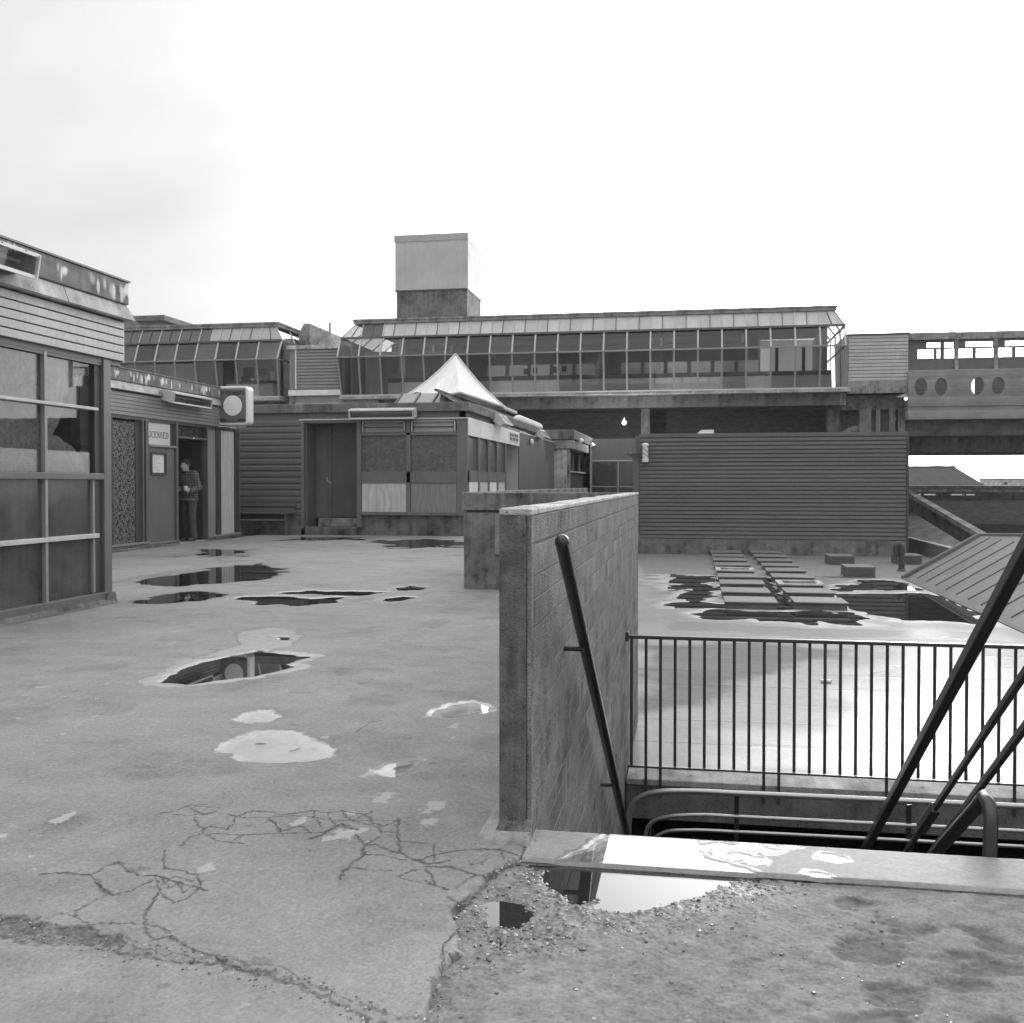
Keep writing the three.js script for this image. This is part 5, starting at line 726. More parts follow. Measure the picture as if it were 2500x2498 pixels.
{
  const Z = -44, t = thing('glazed_screen', 'glazed entrance screen with thin pale frame under the long gallery', 'doors', [-3.2, 0, Z]);
  part(t, 'head_panel', B(-4.4, -2.2, 2.32, 3.27, Z - 0.1, Z), MAT.roomGrey); part(t, 'frame', [B(-4.4, -2.2, 2.26, 2.31, Z - 0.04, Z + 0.03), B(-3.26, -3.21, 0, 2.26, Z - 0.04, Z + 0.03), B(-4.4, -2.2, 1.12, 1.16, Z - 0.04, Z + 0.03)], MAT.bars); for (const [a, b] of [[-4.4, -3.26], [-3.21, -2.2]]) for (const [c, d] of [[0, 1.12], [1.16, 2.26]]) part(t, 'pane', B(a, b, c, d, Z - 0.02, Z - 0.012), MAT.glassSmoke); part(t, 'lobby', [B(-4.5, -2, 0, 3.2, Z - 3, Z - 2.9), B(-4.5, -4.4, 0, 3.2, Z - 3, Z)], MAT.plaster);
}
{
  const P = [-2.98, 3.98, -44.1], t = thing('globe_lamp', 'lit globe lamp in the dark under the long gallery', 'lamp', P);
  const glow = new THREE.MeshStandardMaterial({ color: 0xffffff, emissive: 0xffffff, emissiveIntensity: 8 }); part(t, 'globe', new THREE.SphereGeometry(0.1, 18, 12).translate(...P), glow); part(t, 'stem', rod([P[0], P[1] + 0.17, P[2]], [P[0], P[1] + 0.17, -50], 0.02, 8), MAT.frameDark); part(t, 'gallery_ring', new THREE.CylinderGeometry(0.03, 0.03, 0.1, 12).translate(P[0], P[1] + 0.14, P[2]), MAT.metal);
  const l = new THREE.PointLight(0xffffff, 18, 30, 2); l.position.set(...P); l.castShadow = true; l.shadow.radius = 6; l.name = 'globe_light'; scene.add(l);
}
// ---------------------------------------------------------------- glazed galleries
const PY = { top: 9.35, lip: 9.14, r1: 8.4, r2: 7.43, sill: 5.62, slab: 5.385 }, PZ = { top: -46.8, r1: -46.4, r2: -46, sill: -46.35 };
function gallery(t, xs, ends, o) {
  const n = xs.length - 1, line = (y, z, i) => [xs[i], y, z], { L, R } = ends; // ends: x of top, r1, r2, sill at each end
  const P = (lv, i) => { const z = PZ[lv], y = PY[lv === 'top' ? 'lip' : lv]; let x = xs[i]; if (i === 0) x = L[lv]; if (i === n) x = R[lv]; return [x, y, z]; };
  const mid = (a, b) => [(a[0] + b[0]) / 2, (a[1] + b[1]) / 2, (a[2] + b[2]) / 2];
  part(t, 'roof_edge', [B(L.top - 0.12, R.top + 0.12, PY.lip, PY.top, -54, PZ.top + 0.1, 0.01), B(L.top - 0.16, R.top + 0.16, PY.top - 0.07, PY.top + 0.012, -54.1, PZ.top + 0.14, 0.008)], MAT.concrete);
  for (let i = 0; i < n; i++) {
    const a = P('top', i), b = P('top', i + 1), c = P('r1', i), d = P('r1', i + 1), e = P('r2', i), f = P('r2', i + 1), g = P('sill', i), h = P('sill', i + 1), dark = o.dark(i);
    part(t, 'roof_panel', slab([a, c, mid(c, d), mid(a, b)], 0.05), o.roof(2 * i)); part(t, 'roof_panel', slab([mid(a, b), mid(c, d), d, b], 0.05), o.roof(2 * i + 1));
    part(t, 'upper_pane', slab([c, e, f, d], 0.012), dark ? MAT.cladDark : [MAT.glassGrime, MAT.glass, MAT.glassDull, MAT.glassGrime][Math.floor(rnd() * 4)]); part(t, 'lower_pane', slab([e, g, h, f], 0.012), dark === 2 ? MAT.cladDark : [MAT.glass, MAT.glassGrime, MAT.glass][Math.floor(rnd() * 3)]);
  }
  const out = (p, k = 0.02) => [p[0], p[1], p[2] + k];
  for (let i = 0; i <= n; i++) {
    part(t, 'glazing_bar', bar(out(P('top', i)), out(P('r1', i)), 0.05, 0.05), MAT.bars); part(t, 'mullion', bar(out(P('r1', i)), out(P('r2', i)), 0.075, 0.06), MAT.bars); part(t, 'mullion', bar(out(P('r2', i)), out(P('sill', i)), 0.085, 0.07), MAT.frame);
    if (i < n) part(t, 'glazing_bar', bar(out(mid(P('top', i), P('top', i + 1))), out(mid(P('r1', i), P('r1', i + 1))), 0.03, 0.045), MAT.frameMid);
  }
  part(t, 'gutter', bar(out(P('r1', 0), 0.05), out(P('r1', n), 0.05), 0.12, 0.09), MAT.frameMid); part(t, 'transom', bar(out(P('r2', 0), 0.03), out(P('r2', n), 0.03), 0.08, 0.07), MAT.frame); part(t, 'sill', B(L.sill - 0.05, R.sill + 0.05, PY.sill - 0.09, PY.sill - 0.01, -47, PZ.sill + 0.14, 0.01), MAT.bars);
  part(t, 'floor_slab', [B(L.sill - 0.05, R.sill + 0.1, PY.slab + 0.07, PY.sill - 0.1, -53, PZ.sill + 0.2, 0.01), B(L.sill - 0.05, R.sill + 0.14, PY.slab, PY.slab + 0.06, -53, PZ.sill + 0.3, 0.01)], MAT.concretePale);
  // hipped ends
  for (const [E, s, glassy] of [[L, -1, true], [R, 1, true]]) {
    const q = (lv, dz) => [E[lv], PY[lv === 'top' ? 'lip' : lv], PZ[lv] + dz], ord = (p) => (s > 0 ? p : p.slice().reverse());
    for (let k = 0; k < 4; k++) { const z0 = -k * 1.6, z1 = -(k + 1) * 1.6; for (const [u, w, nm] of [['top', 'r1', 'end_roof_pane'], ['r1', 'r2', 'end_pane'], ['r2', 'sill', 'end_pane']]) { part(t, nm, slab(ord([q(u, z0), q(w, z0), q(w, z1), q(u, z1)]), 0.012), MAT.glass); part(t, 'end_mullion', bar(q(u, z1), q(w, z1), 0.06, 0.06), MAT.bars); } }
    part(t, 'end_transom', [bar(q('r1', 0), q('r1', -6.4), 0.08, 0.08), bar(q('r2', 0), q('r2', -6.4), 0.07, 0.07), bar(q('sill', 0), q('sill', -6.4), 0.08, 0.08)], MAT.frame);
  }
}
{
  const n = 22, xs = Array.from({ length: n + 1 }, (_, i) => -17.06 + (23.795 / n) * i), t = thing('long_gallery', 'long glazed upper gallery with sloping roof panels spanning the background', 'building', [-5, 4.8, -50]);
  const pale = [0.4, 0.45, 0.43].map((v, i) => M(v, { t: 'grain', w: 2.1 + i * 0.4, r: 0.6 }));
  gallery(t, xs, { L: { top: -16.35, r1: -17.02, r2: -17.06, sill: -16.97 }, R: { top: 6.32, r1: 6.76, r2: 6.735, sill: 6.83 } }, { dark: () => 0, roof: (i) => (i < 2 ? MAT.glass : i < 4 ? MAT.cladDark : pale[(i * 7) % 3]) });
  part(t, 'apron_panel', [B(-14.7, 6.2, 5.62, 6.22, -46.7, -46.65)], MAT.panelGrey ??= M(0.75, { t: 'grain', w: 2, r: 0.7 })); part(t, 'counter_edge', B(-14.7, 6.2, 6.22, 6.42, -46.98, -46.62), MAT.frameMid);
  for (let k = 0; k < 12; k++) { const x = -9.9 + k * 1.0816; if (k !== 5) part(t, 'pinboard', B(x + 0.1, x + 1.0, 6.44, 6.98, -46.98, -46.93), MAT.white); }
  for (const [x, y] of [[-8.0, 6.62], [-7.55, 6.66], [-6.6, 6.68], [-6.15, 6.72]]) part(t, 'child_drawing', B(x, x + 0.22, y - 0.1, y + 0.18, -46.925, -46.92), MAT.frameMid);
  part(t, 'end_screen', B(-16.75, -16.65, 5.65, 8.3, -53, -47), MAT.roomDim ??= M(0.36, { t: 'grain', w: 3, r: 0.9 })); part(t, 'partition', [B(-16.5, 3.0, 5.6, 8.0, -48.6, -48.5), B(3.0, 3.1, 5.6, 8.6, -53, -47.1)], MAT.roomDim ??= M(0.36, { t: 'grain', w: 3, r: 0.9 })); part(t, 'ceiling', [B(-15, 6.3, 8.75, 8.8, -53, -47.2), B(-14.6, 3, 8.0, 8.2, -48.7, -47.3)], MAT.roomGrey); part(t, 'rear_wall', B(-16.5, 3, 5.6, 9, -53.1, -53), MAT.concreteDark); part(t, 'column', B(-14.3, -13.95, 5.6, 8.4, -47.4, -47.1), MAT.plyPale);
  part(t, 'rear_blind', B(3.1, 6.3, 6.45, 8.75, -53.05, -53.04), MAT.blind ??= new THREE.MeshPhysicalMaterial({ color: grey(0.9), roughness: 1, transmission: 0.5, thickness: 0 }), 'pale translucent blind at the back'); part(t, 'end_blind', B(6.1, 6.11, 5.7, 8.6, -53, -47.2), MAT.blind); part(t, 'rear_sill', B(3.1, 6.3, 5.6, 6.44, -53.1, -53), MAT.panelGrey); part(t, 'rear_mullion', [B(4.25, 4.4, 6.44, 8.4, -53.12, -53), B(5.6, 5.75, 6.44, 8.4, -53.12, -53)], MAT.frameMid);
  for (const [x, y] of [[-12.5, 7.85], [-11.6, 7.85], [-6.4, 7.9], [-3.0, 7.9], [-1.45, 7.95], [2.3, 8]]) { const lamp = part(t, 'pendant_lamp', new THREE.CylinderGeometry(0.07, 0.07, 0.38, 10).translate(x, y, -47), MAT.plyPale); part(lamp, 'flex', rod([x, y + 0.19, -47], [x, 8.75, -47], 0.008, 5), MAT.frameDark); }
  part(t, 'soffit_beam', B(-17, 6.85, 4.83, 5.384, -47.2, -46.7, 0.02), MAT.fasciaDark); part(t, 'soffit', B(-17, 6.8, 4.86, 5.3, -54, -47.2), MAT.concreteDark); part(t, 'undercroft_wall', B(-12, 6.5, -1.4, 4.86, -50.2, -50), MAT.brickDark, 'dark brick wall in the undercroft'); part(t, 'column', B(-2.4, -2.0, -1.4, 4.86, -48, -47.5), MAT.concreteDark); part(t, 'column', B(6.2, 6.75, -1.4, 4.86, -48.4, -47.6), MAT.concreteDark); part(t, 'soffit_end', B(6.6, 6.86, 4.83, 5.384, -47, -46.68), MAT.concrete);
}
{
  const xs = Array.from({ length: 11 }, (_, i) => -31.1 + 1.093 * i), t = thing('left_gallery', 'glazed gallery block with dark and clear panes behind the licensed front', 'building', [-26, 5.4, -50]);
  gallery(t, xs, { L: { top: -30.5, r1: -31.1, r2: -31.1, sill: -31 }, R: { top: -20.55, r1: -20.07, r2: -20.17, sill: -20.23 } }, { dark: (i) => (i < 6 ? 1 : i === 6 ? 1 : 0) && (i === 6 ? 2 : i < 4 ? 0 : 0), roof: (i) => (i < 13 ? MAT.smoky ??= M(0.05, { r: 0.2, clear: 0.4 }) : MAT.panelPale) });
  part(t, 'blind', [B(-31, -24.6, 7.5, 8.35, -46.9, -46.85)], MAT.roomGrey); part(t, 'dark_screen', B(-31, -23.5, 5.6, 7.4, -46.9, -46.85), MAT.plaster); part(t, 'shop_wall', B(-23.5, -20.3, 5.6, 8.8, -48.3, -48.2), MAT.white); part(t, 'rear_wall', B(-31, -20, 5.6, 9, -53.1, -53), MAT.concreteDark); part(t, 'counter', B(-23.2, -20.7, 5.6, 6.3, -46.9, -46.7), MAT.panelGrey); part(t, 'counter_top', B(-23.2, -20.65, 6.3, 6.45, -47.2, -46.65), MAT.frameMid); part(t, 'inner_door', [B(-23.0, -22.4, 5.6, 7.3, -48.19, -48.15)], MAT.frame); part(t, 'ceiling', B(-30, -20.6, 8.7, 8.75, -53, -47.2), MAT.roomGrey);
  for (const [x, y, w, h, m] of [[-22.0, 6.45, 0.2, 0.14, 'white'], [-21.7, 6.45, 0.3, 0.1, 'white'], [-21.3, 6.45, 0.14, 0.2, 'plyPale'], [-20.95, 6.45, 0.25, 0.45, 'white'], [-21.6, 6.8, 0.4, 0.25, 'frame'], [-22.5, 6.2, 0.35, 0.5, 'frameDark']]) part(t, 'display_item', B(x, x + w, y, y + h, -47.1, -46.9, 0.02), MAT[m]); part(t, 'wall_column', B(-20.95, -20.8, 5.6, 8.6, -48.4, -48.2), MAT.white); part(t, 'under_wall', B(-31, -19.9, -1, 5.39, -48, -47), MAT.concreteDark); part(t, 'ceiling_lamp', new THREE.SphereGeometry(0.1, 10, 8).translate(-24.6, 7.2, -46.75), MAT.white);
}
{
  const Z = -46.6, t = thing('link_wall', 'link between the galleries clad in horizontal louvre boards with white ledges', 'building', [-18.3, 5, -47]);
  for (let i = 0; i < 12; i++) { const y = 6.03 + i * 0.158; part(t, 'board', prism([[Z, y], [Z + 0.06, y + 0.006], [Z + 0.05, y + 0.09], [Z + 0.01, y + 0.14], [Z, y + 0.14]], -19.4, -17.1), MAT.cladMid); }
  part(t, 'backing', B(-19.8, -16.9, 5.3, 8.1, -48, Z - 0.005), MAT.cladMid); part(t, 'trim', B(-19.46, -19.4, 5.98, 7.95, Z, Z + 0.08), MAT.white); part(t, 'top_ledge', B(-19.9, -16.95, 7.94, 8.13, -48, Z + 0.12, 0.01), MAT.slabPale); part(t, 'bottom_ledge', B(-19.8, -17.0, 5.63, 5.9, Z - 0.1, Z + 0.16, 0.02), MAT.white); part(t, 'lower_wall', B(-19.8, -15.2, -1, 5.6, -48, Z - 0.02), MAT.concretePale); part(t, 'downpipe', rod([-19.55, 5.62, Z + 0.1], [-19.55, 4.6, Z + 0.1], 0.05, 8), MAT.frameMid);
}
{
  const Z = -49, t = thing('stair_tower', 'grey concrete stair-head block with sloped shoulder behind the link', 'building', [-19.3, 8, -51]);
  part(t, 'block', prism([[-20.3, 8.4], [-20.3, 9.1], [-20.0, 9.63], [-19.7, 9.63], [-19.7, 8.4]], -52, Z, 'z'), MAT.concrete); part(t, 'sloped_wing', prism([[-19.7, 8.3], [-19.7, 9.62], [-18.53, 9.12], [-18.53, 8.3]], -52, Z - 0.02, 'z'), MAT.concretePale); part(t, 'flue', rod([-18.95, 9.1, -50], [-18.95, 9.8, -50], 0.05, 10), MAT.frameDark); part(t, 'base', B(-20.3, -18.5, 5, 8.3, -52, -48.6), MAT.concreteDark);
}
{
  const Z = -50, x0 = -15.35, x1 = -11.48, zb = -53.5, t = thing('plant_tower', 'square rooftop tower with pale corrugated cladding on a concrete base', 'tower', [-13.4, 9, -51.8]);
  part(t, 'base', B(x0 + 0.06, x1 - 0.02, 8.8, 11.36, zb + 0.1, Z - 0.05, 0.01), MAT.concreteDark, 'dark stained concrete base'); part(t, 'drip_edge', B(x0 - 0.02, x1 + 0.02, 11.34, 11.385, zb, Z + 0.02), MAT.frameMid);
  const sheetOf = (len, pitch) => { const p = [], n = Math.round(len / pitch); for (let i = 0; i < n; i++) { const a = (i / n) * len, s = len / n; p.push([a, 0], [a + s * 0.3, 0], [a + s * 0.42, 0.03], [a + s * 0.82, 0.03], [a + s * 0.94, 0]); } p.push([len, 0], [len, -0.05], [0, -0.05]); const sh = new THREE.Shape(p.map(([a, b]) => new THREE.Vector2(a, b))); const g = new THREE.ExtrudeGeometry(sh, { depth: 2.5, bevelEnabled: false }); g.rotateX(-Math.PI / 2); return g; };
  const f = sheetOf(x1 - x0, 0.09); f.scale(1, 1, -1); { const p = f.attributes.position.array; for (let i = 0; i < p.length; i += 9) for (let k = 0; k < 3; k++) { const q = p[i + 3 + k]; p[i + 3 + k] = p[i + 6 + k]; p[i + 6 + k] = q; } } f.translate(x0, 11.39, Z); f.computeVertexNormals(); part(t, 'front_sheet', f, MAT.corrugated);
  const s = sheetOf(Z - zb, 0.09); s.rotateY(Math.PI / 2); s.translate(x1, 11.39, Z); { const p = s.attributes.position.array; for (let i = 0; i < p.length; i += 3) p[i] = 2 * x1 - p[i]; for (let i = 0; i < p.length; i += 9) for (let k = 0; k < 3; k++) { const q = p[i + 3 + k]; p[i + 3 + k] = p[i + 6 + k]; p[i + 6 + k] = q; } } s.computeVertexNormals(); part(t, 'side_sheet', s, MAT.corrugated);
  part(t, 'core', B(x0 + 0.03, x1 - 0.06, 11.39, 13.9, zb, Z - 0.06), MAT.corrugated); part(t, 'top_band', B(x0 - 0.04, x1 + 0.04, 13.89, 14.24, zb - 0.04, Z + 0.05, 0.01), MAT.panelPale);
}
{
  const Z = -50, t = thing('far_block', 'distant board-marked concrete block with an overhanging roof slab behind the shopfront', 'building', [-31, 5, -53]); part(t, 'wall', slab([[-36, 5, Z], [-28.75, 5, Z], [-28.75, 10.15, Z], [-36, 11.9, Z]], 6), MAT.boards); part(t, 'roof_slab', B(-30, -28.3, 10.15, 10.45, -56, Z + 0.3, 0.02), MAT.concreteDark);
}
// ---------------------------------------------------------------- right: boarded link block and bridge with round openings
{
  const Z = -46.3, t = thing('link_block', 'pale boarded link block between the long gallery and the bridge', 'building', [8.1, 4.6, -48]);
  for (let i = 0; i < 13; i++) { const y = 5.87 + i * 0.158; part(t, 'board', prism([[Z, y], [Z + 0.05, y + 0.006], [Z + 0.045, y + 0.09], [Z + 0.01, y + 0.145], [Z, y + 0.145]], 6.9, 9.44), MAT.cladPale); }
  part(t, 'backing', B(6.85, 9.45, 5.3, 7.92, -50, Z - 0.005), MAT.cladPale); part(t, 'edge_beam', B(6.85, 9.4, 5.3, 5.86, -50, Z + 0.1, 0.015), MAT.concrete); part(t, 'roof', B(6.8, 9.5, 7.92, 7.98, -50, Z + 0.1), MAT.frameMid); part(t, 'lower_beam', B(6.7, 9.4, 4.62, 5.28, -50, Z - 0.6, 0.02), MAT.concreteDark); part(t, 'spout', slab([[8.9, 5.1, Z + 0.12], [9.4, 5.1, Z + 0.12], [9.4, 5.28, Z + 0.12], [9.2, 5.24, Z + 0.12]], 0.1), MAT.concretePale);
  for (const [a, b] of [[8.15, 8.34], [8.72, 8.98], [9.1, 9.4], [7.45, 7.95]]) part(t, 'column', B(a, b, -1.4, 4.63, Z - 0.7, Z - 0.3, 0.01), MAT.concreteDark);
  part(t, 'stair_stringer', [bar([6.3, 3.2, Z - 0.5], [7.1, 3.75, Z - 0.5], 0.14, 0.24), bar([7.1, 3.75, Z - 0.5], [7.8, 3.8, Z - 0.5], 0.14, 0.24)], MAT.concreteDark); part(t, 'stair_wall', [B(6.4, 8.05, 3.75, 4.6, Z - 1.6, Z - 1.5)], MAT.fasciaDark); part(t, 'rear_stair_wall', B(8.3, 9.5, -1.4, 4.7, Z - 3.2, Z - 3), MAT.white); part(t, 'landing', [B(6.3, 7.2, -1.4, 3.3, Z - 1, Z - 0.8), B(8.34, 9.3, -1.4, 3.6, Z - 1, Z - 0.8)], MAT.concreteDark);
}
{
  const Z = -46, x0 = 9.42, x1 = 19, t = thing('bridge_building', 'concrete bridge building with oval openings in its parapet, at the right edge', 'building', [14, 2.7, -49]);
  const s = new THREE.Shape([[x0, 4.68], [x1, 4.68], [x1, 6.26], [x0, 6.26]].map((p) => new THREE.Vector2(...p)));
  const holes = [9.93, 10.77, 12.29, 13.13, 14.65, 15.49, 17.0, 17.85]; for (const x of holes) { const h = new THREE.Path(); h.absellipse(x, 5.52, 0.275, 0.4, 0, Math.PI * 2, true); s.holes.push(h); }
  const g = new THREE.ExtrudeGeometry(s, { depth: 0.28, bevelEnabled: true, bevelSize: 0.012, bevelThickness: 0.012, bevelSegments: 1, curveSegments: 20 }); g.translate(0, 0, Z - 0.28); part(t, 'parapet', g, MAT.boards, 'board-marked parapet pierced by oval openings');
  for (const x of holes) part(t, 'opening_rail', [B(x - 0.27, x + 0.27, 5.42, 5.44, Z - 0.5, Z - 0.48), B(x - 0.27, x + 0.27, 5.28, 5.3, Z - 0.5, Z - 0.48)], MAT.frameMid);
  part(t, 'edge_beam', B(x0 - 0.02, x1, 4.1, 4.67, Z - 1, Z - 0.02, 0.012), MAT.boards); part(t, 'inner_beam', B(x0 - 0.3, x1, 3.42, 4.15, Z - 2.5, Z - 1.0, 0.02), MAT.concreteDark); part(t, 'soffit_beam', B(x0 - 0.5, x1, 2.74, 3.45, Z - 9, Z - 3, 0.02), MAT.concreteDark); part(t, 'walkway', B(x0, x1, 4.4, 4.66, Z - 3, Z - 0.5), MAT.concreteDark); part(t, 'inner_wall', [B(x0, x1, 4.67, 5.2, Z - 2.9, Z - 2.8), B(x0, 9.8, 4.67, 6.2, Z - 2.9, Z - 2.8), B(10.2, 12.4, 4.67, 6.2, Z - 2.9, Z - 2.8), B(12.9, 17, 4.67, 6.2, Z - 2.9, Z - 2.8)], MAT.roomDim);
  for (const zz of [Z - 0.5]) {
    part(t, 'spandrel', B(x0 + 0.02, x1, 6.27, 6.84, zz - 0.15, zz), MAT.cladGrey); part(t, 'head', B(x0 + 0.02, x1, 7.55, 7.64, zz - 0.15, zz), MAT.cladGrey);
    for (let k = 0; k < 6; k++) { const b = 9.9 + k * 1.63; part(t, 'window_mullion', B(b + 0.69, b + 0.81, 6.84, 7.3, zz - 0.15, zz - 0.01), MAT.cladGrey); part(t, 'transom', B(b - 0.1, b + 1.5, 7.25, 7.32, zz - 0.15, zz - 0.005), MAT.cladGrey); part(t, 'spandrel', B(b - 0.1, b + 0.38, 7.32, 7.55, zz - 0.15, zz - 0.02), MAT.cladGrey); for (const [a, c, d, e] of [[b, b + 0.69, 6.84, 7.25], [b + 0.81, b + 1.46, 6.84, 7.25], [b + 0.38, b + 1.46, 7.32, 7.55]]) part(t, 'window_pane', B(a, c, d, e, zz - 0.08, zz - 0.07), MAT.glass); if (k < 6) part(t, 'post', B(b + 1.53, b + 1.69, 6.27, 7.64, zz - 0.1, zz + 0.1, 0.01), MAT.concrete); }
    part(t, 'spandrel', B(x0 + 0.02, 9.9, 6.84, 7.55, zz - 0.15, zz - 0.01), MAT.cladGrey);
  }
  part(t, 'roof', [B(x0, 11.44, 7.65, 7.98, Z - 0.9, Z - 0.35, 0.012), B(11.46, x1, 7.65, 7.94, Z - 0.9, Z - 0.4, 0.012)], MAT.concrete); part(t, 'roof_slope', slab([[x0, 7.93, Z - 0.9], [x1, 7.93, Z - 0.9], [x1, 8.5, Z - 4], [x0, 8.5, Z - 4]], 0.15), MAT.concreteDark); for (let k = 0; k < 4; k++) part(t, 'rear_post', B(x0 + 2.2 + k * 2.4, x0 + 2.35 + k * 2.4, 4.6, 8.4, Z - 3.9, Z - 3.7), MAT.concreteDark); part(t, 'rear_deck', B(x0 - 3, 30, 3.5, 5.1, Z - 26, Z - 6), MAT.concreteDark); part(t, 'pier', B(17.5, 19, -9, 2.75, Z - 8, Z - 4), MAT.concreteDark);  // rearmost deck added unseen, to keep bright sky out of the lower puddles
}
// ---------------------------------------------------------------- far roofs seen under the bridge
{
  const Z = -75, t = thing('brick_hall', 'low brick building with a strip of windows, seen under the bridge', 'building', [20, -9, -80]);
  part(t, 'wall', B(10, 30, -1.6, 0.05, Z - 0.3, Z), MAT.brick); part(t, 'lower_wall', B(10, 30, -9, -1.6, Z - 0.3, Z - 0.05), MAT.brick); part(t, 'fascia', B(10, 30, 0.66, 0.925, Z - 10, Z + 0.1, 0.01), MAT.concrete); part(t, 'roof_edge', B(10, 30, 0.94, 1.13, Z - 10, Z + 0.15, 0.01), MAT.concreteDark); part(t, 'plinth', B(10, 30, -2.3, -1.62, Z - 0.2, Z + 0.1), MAT.brickDark);
  for (let k = 0; k < 8; k++) { const x = 14.4 + k * 1.62; part(t, 'window_pane', B(x + 0.04, x + 1.58, 0.07, 0.65, Z - 0.06, Z - 0.05), MAT.glassTint); part(t, 'mullion', B(x - 0.04, x + 0.04, 0.05, 0.66, Z - 0.15, Z + 0.02), MAT.frameDark); } part(t, 'hall_interior', [B(10, 30, -1, 0.0, Z - 6.1, Z - 6), B(10, 30, 0, 1, Z - 6.2, Z - 6.1)], MAT.plaster);
  const glow = new THREE.MeshStandardMaterial({ color: 0xffffff, emissive: 0xffffff, emissiveIntensity: 1.4 }); for (const x of [15.7, 16.7, 18.55, 19.4]) part(t, 'fluorescent_tube', rod([x, 0.48, Z - 1], [x + 0.75, 0.48, Z - 1], 0.05, 8), glow); part(t, 'desk_paper', [B(17.3, 17.6, 0.09, 0.16, Z - 0.4, Z - 0.3), B(17.75, 18, 0.08, 0.17, Z - 0.4, Z - 0.3)], MAT.white);
}
{
  const t = thing('slate_roof', 'dark hipped slate roof beyond the brick building', 'roof', [14, -9, -88]), y0 = 1.0, y1 = 2.68; part(t, 'front_slope', slab([[4, y0 - 0.6, -80], [23.1, y0 - 0.6, -80], [21.2, y1, -86], [4, y1, -86]], 0.2), MAT.slate); part(t, 'hip_slope', slab([[23.1, y0 - 0.6, -80], [23.1, y0 - 0.6, -92], [21.2, y1, -86]], 0.2), MAT.slate);
  const rt = []; for (let k = 0; k < 36; k++) rt.push(B(4 + k * 0.48, 4.46 + k * 0.48, y1 - 0.05, y1 + 0.05 + rnd() * 0.06, -86.12, -85.88)); const o = part(t, 'ridge_tiles', rt, MAT.slate); o.userData.kind = 'stuff'; part(t, 'wall', B(4, 21.8, -9, y0 - 0.6, -91, -80.3), MAT.brickDark);
}
{
  const t = thing('pale_block', 'small pale building on the skyline at the right edge', 'building', [40, -9, -140]); part(t, 'wall', B(39.9, 48, -9, 1.85, -148, -140), MAT.slabPale); part(t, 'parapet', B(39.8, 48.1, 1.85, 2.0, -148.1, -139.9), MAT.concretePale); part(t, 'window', B(40.7, 41.1, 1.2, 1.5, -140.05, -139.98), MAT.frameDark);
}
// ---------------------------------------------------------------- the man in the doorway
function isoMesh(sdf, c, half, res) {
  const mc = new MarchingCubes(res, new THREE.MeshBasicMaterial(), false, false, 200000); mc.isolation = 0; const s = mc.size, hs = s / 2;
  for (let k = 0; k < s; k++) for (let j = 0; j < s; j++) for (let i = 0; i < s; i++) mc.field[i + j * s + k * s * s] = -sdf(c[0] + ((i - hs) / hs) * half, c[1] + ((j - hs) / hs) * half, c[2] + ((k - hs) / hs) * half);
  mc.update(); const g = new THREE.BufferGeometry(), p = mc.positionArray.slice(0, mc.count * 3), nr = mc.normalArray.slice(0, mc.count * 3);
  for (let i = 0; i < p.length; i += 3) { p[i] = p[i] * half + c[0]; p[i + 1] = p[i + 1] * half + c[1]; p[i + 2] = p[i + 2] * half + c[2]; }
  g.setAttribute('position', new THREE.BufferAttribute(p, 3)); const m = mergeVertices(g, 1e-5); m.computeVertexNormals(); const out = m.toNonIndexed();
  { const n = out.attributes.normal.array, q = out.attributes.position.array; let dot = 0; const a = new THREE.Vector3(), b = new THREE.Vector3(), d = new THREE.Vector3(); for (let i = 0; i < Math.min(q.length, 9000); i += 9) { a.fromArray(q, i); b.fromArray(q, i + 3).sub(a); d.fromArray(q, i + 6).sub(a); b.cross(d).normalize(); const e = 0.004, gx = sdf(a.x + b.x * e, a.y + b.y * e, a.z + b.z * e) - sdf(a.x - b.x * e, a.y - b.y * e, a.z - b.z * e); dot += Math.sign(gx); } if (dot < 0) { for (let i = 0; i < q.length; i += 9) for (let k = 0; k < 3; k++) { const t = q[i + 3 + k]; q[i + 3 + k] = q[i + 6 + k]; q[i + 6 + k] = t; const u = n[i + 3 + k]; n[i + 3 + k] = n[i + 6 + k]; n[i + 6 + k] = u; } for (let i = 0; i < n.length; i++) n[i] = -n[i]; } }
  return out;
}
const cone = (x, y, z, a, b, ra, rb) => { const dx = b[0] - a[0], dy = b[1] - a[1], dz = b[2] - a[2], t = clamp(((x - a[0]) * dx + (y - a[1]) * dy + (z - a[2]) * dz) / (dx * dx + dy * dy + dz * dz)); return Math.hypot(x - a[0] - t * dx, y - a[1] - t * dy, z - a[2] - t * dz) - mix(ra, rb, t); };
const ball = (x, y, z, c, r) => { const k = Math.hypot((x - c[0]) / r[0], (y - c[1]) / r[1], (z - c[2]) / r[2]); return (k - 1) * Math.min(...r); };
const smin = (a, b, k) => { const h = clamp(0.5 + (0.5 * (b - a)) / k); return mix(b, a, h) - k * h * (1 - h); };
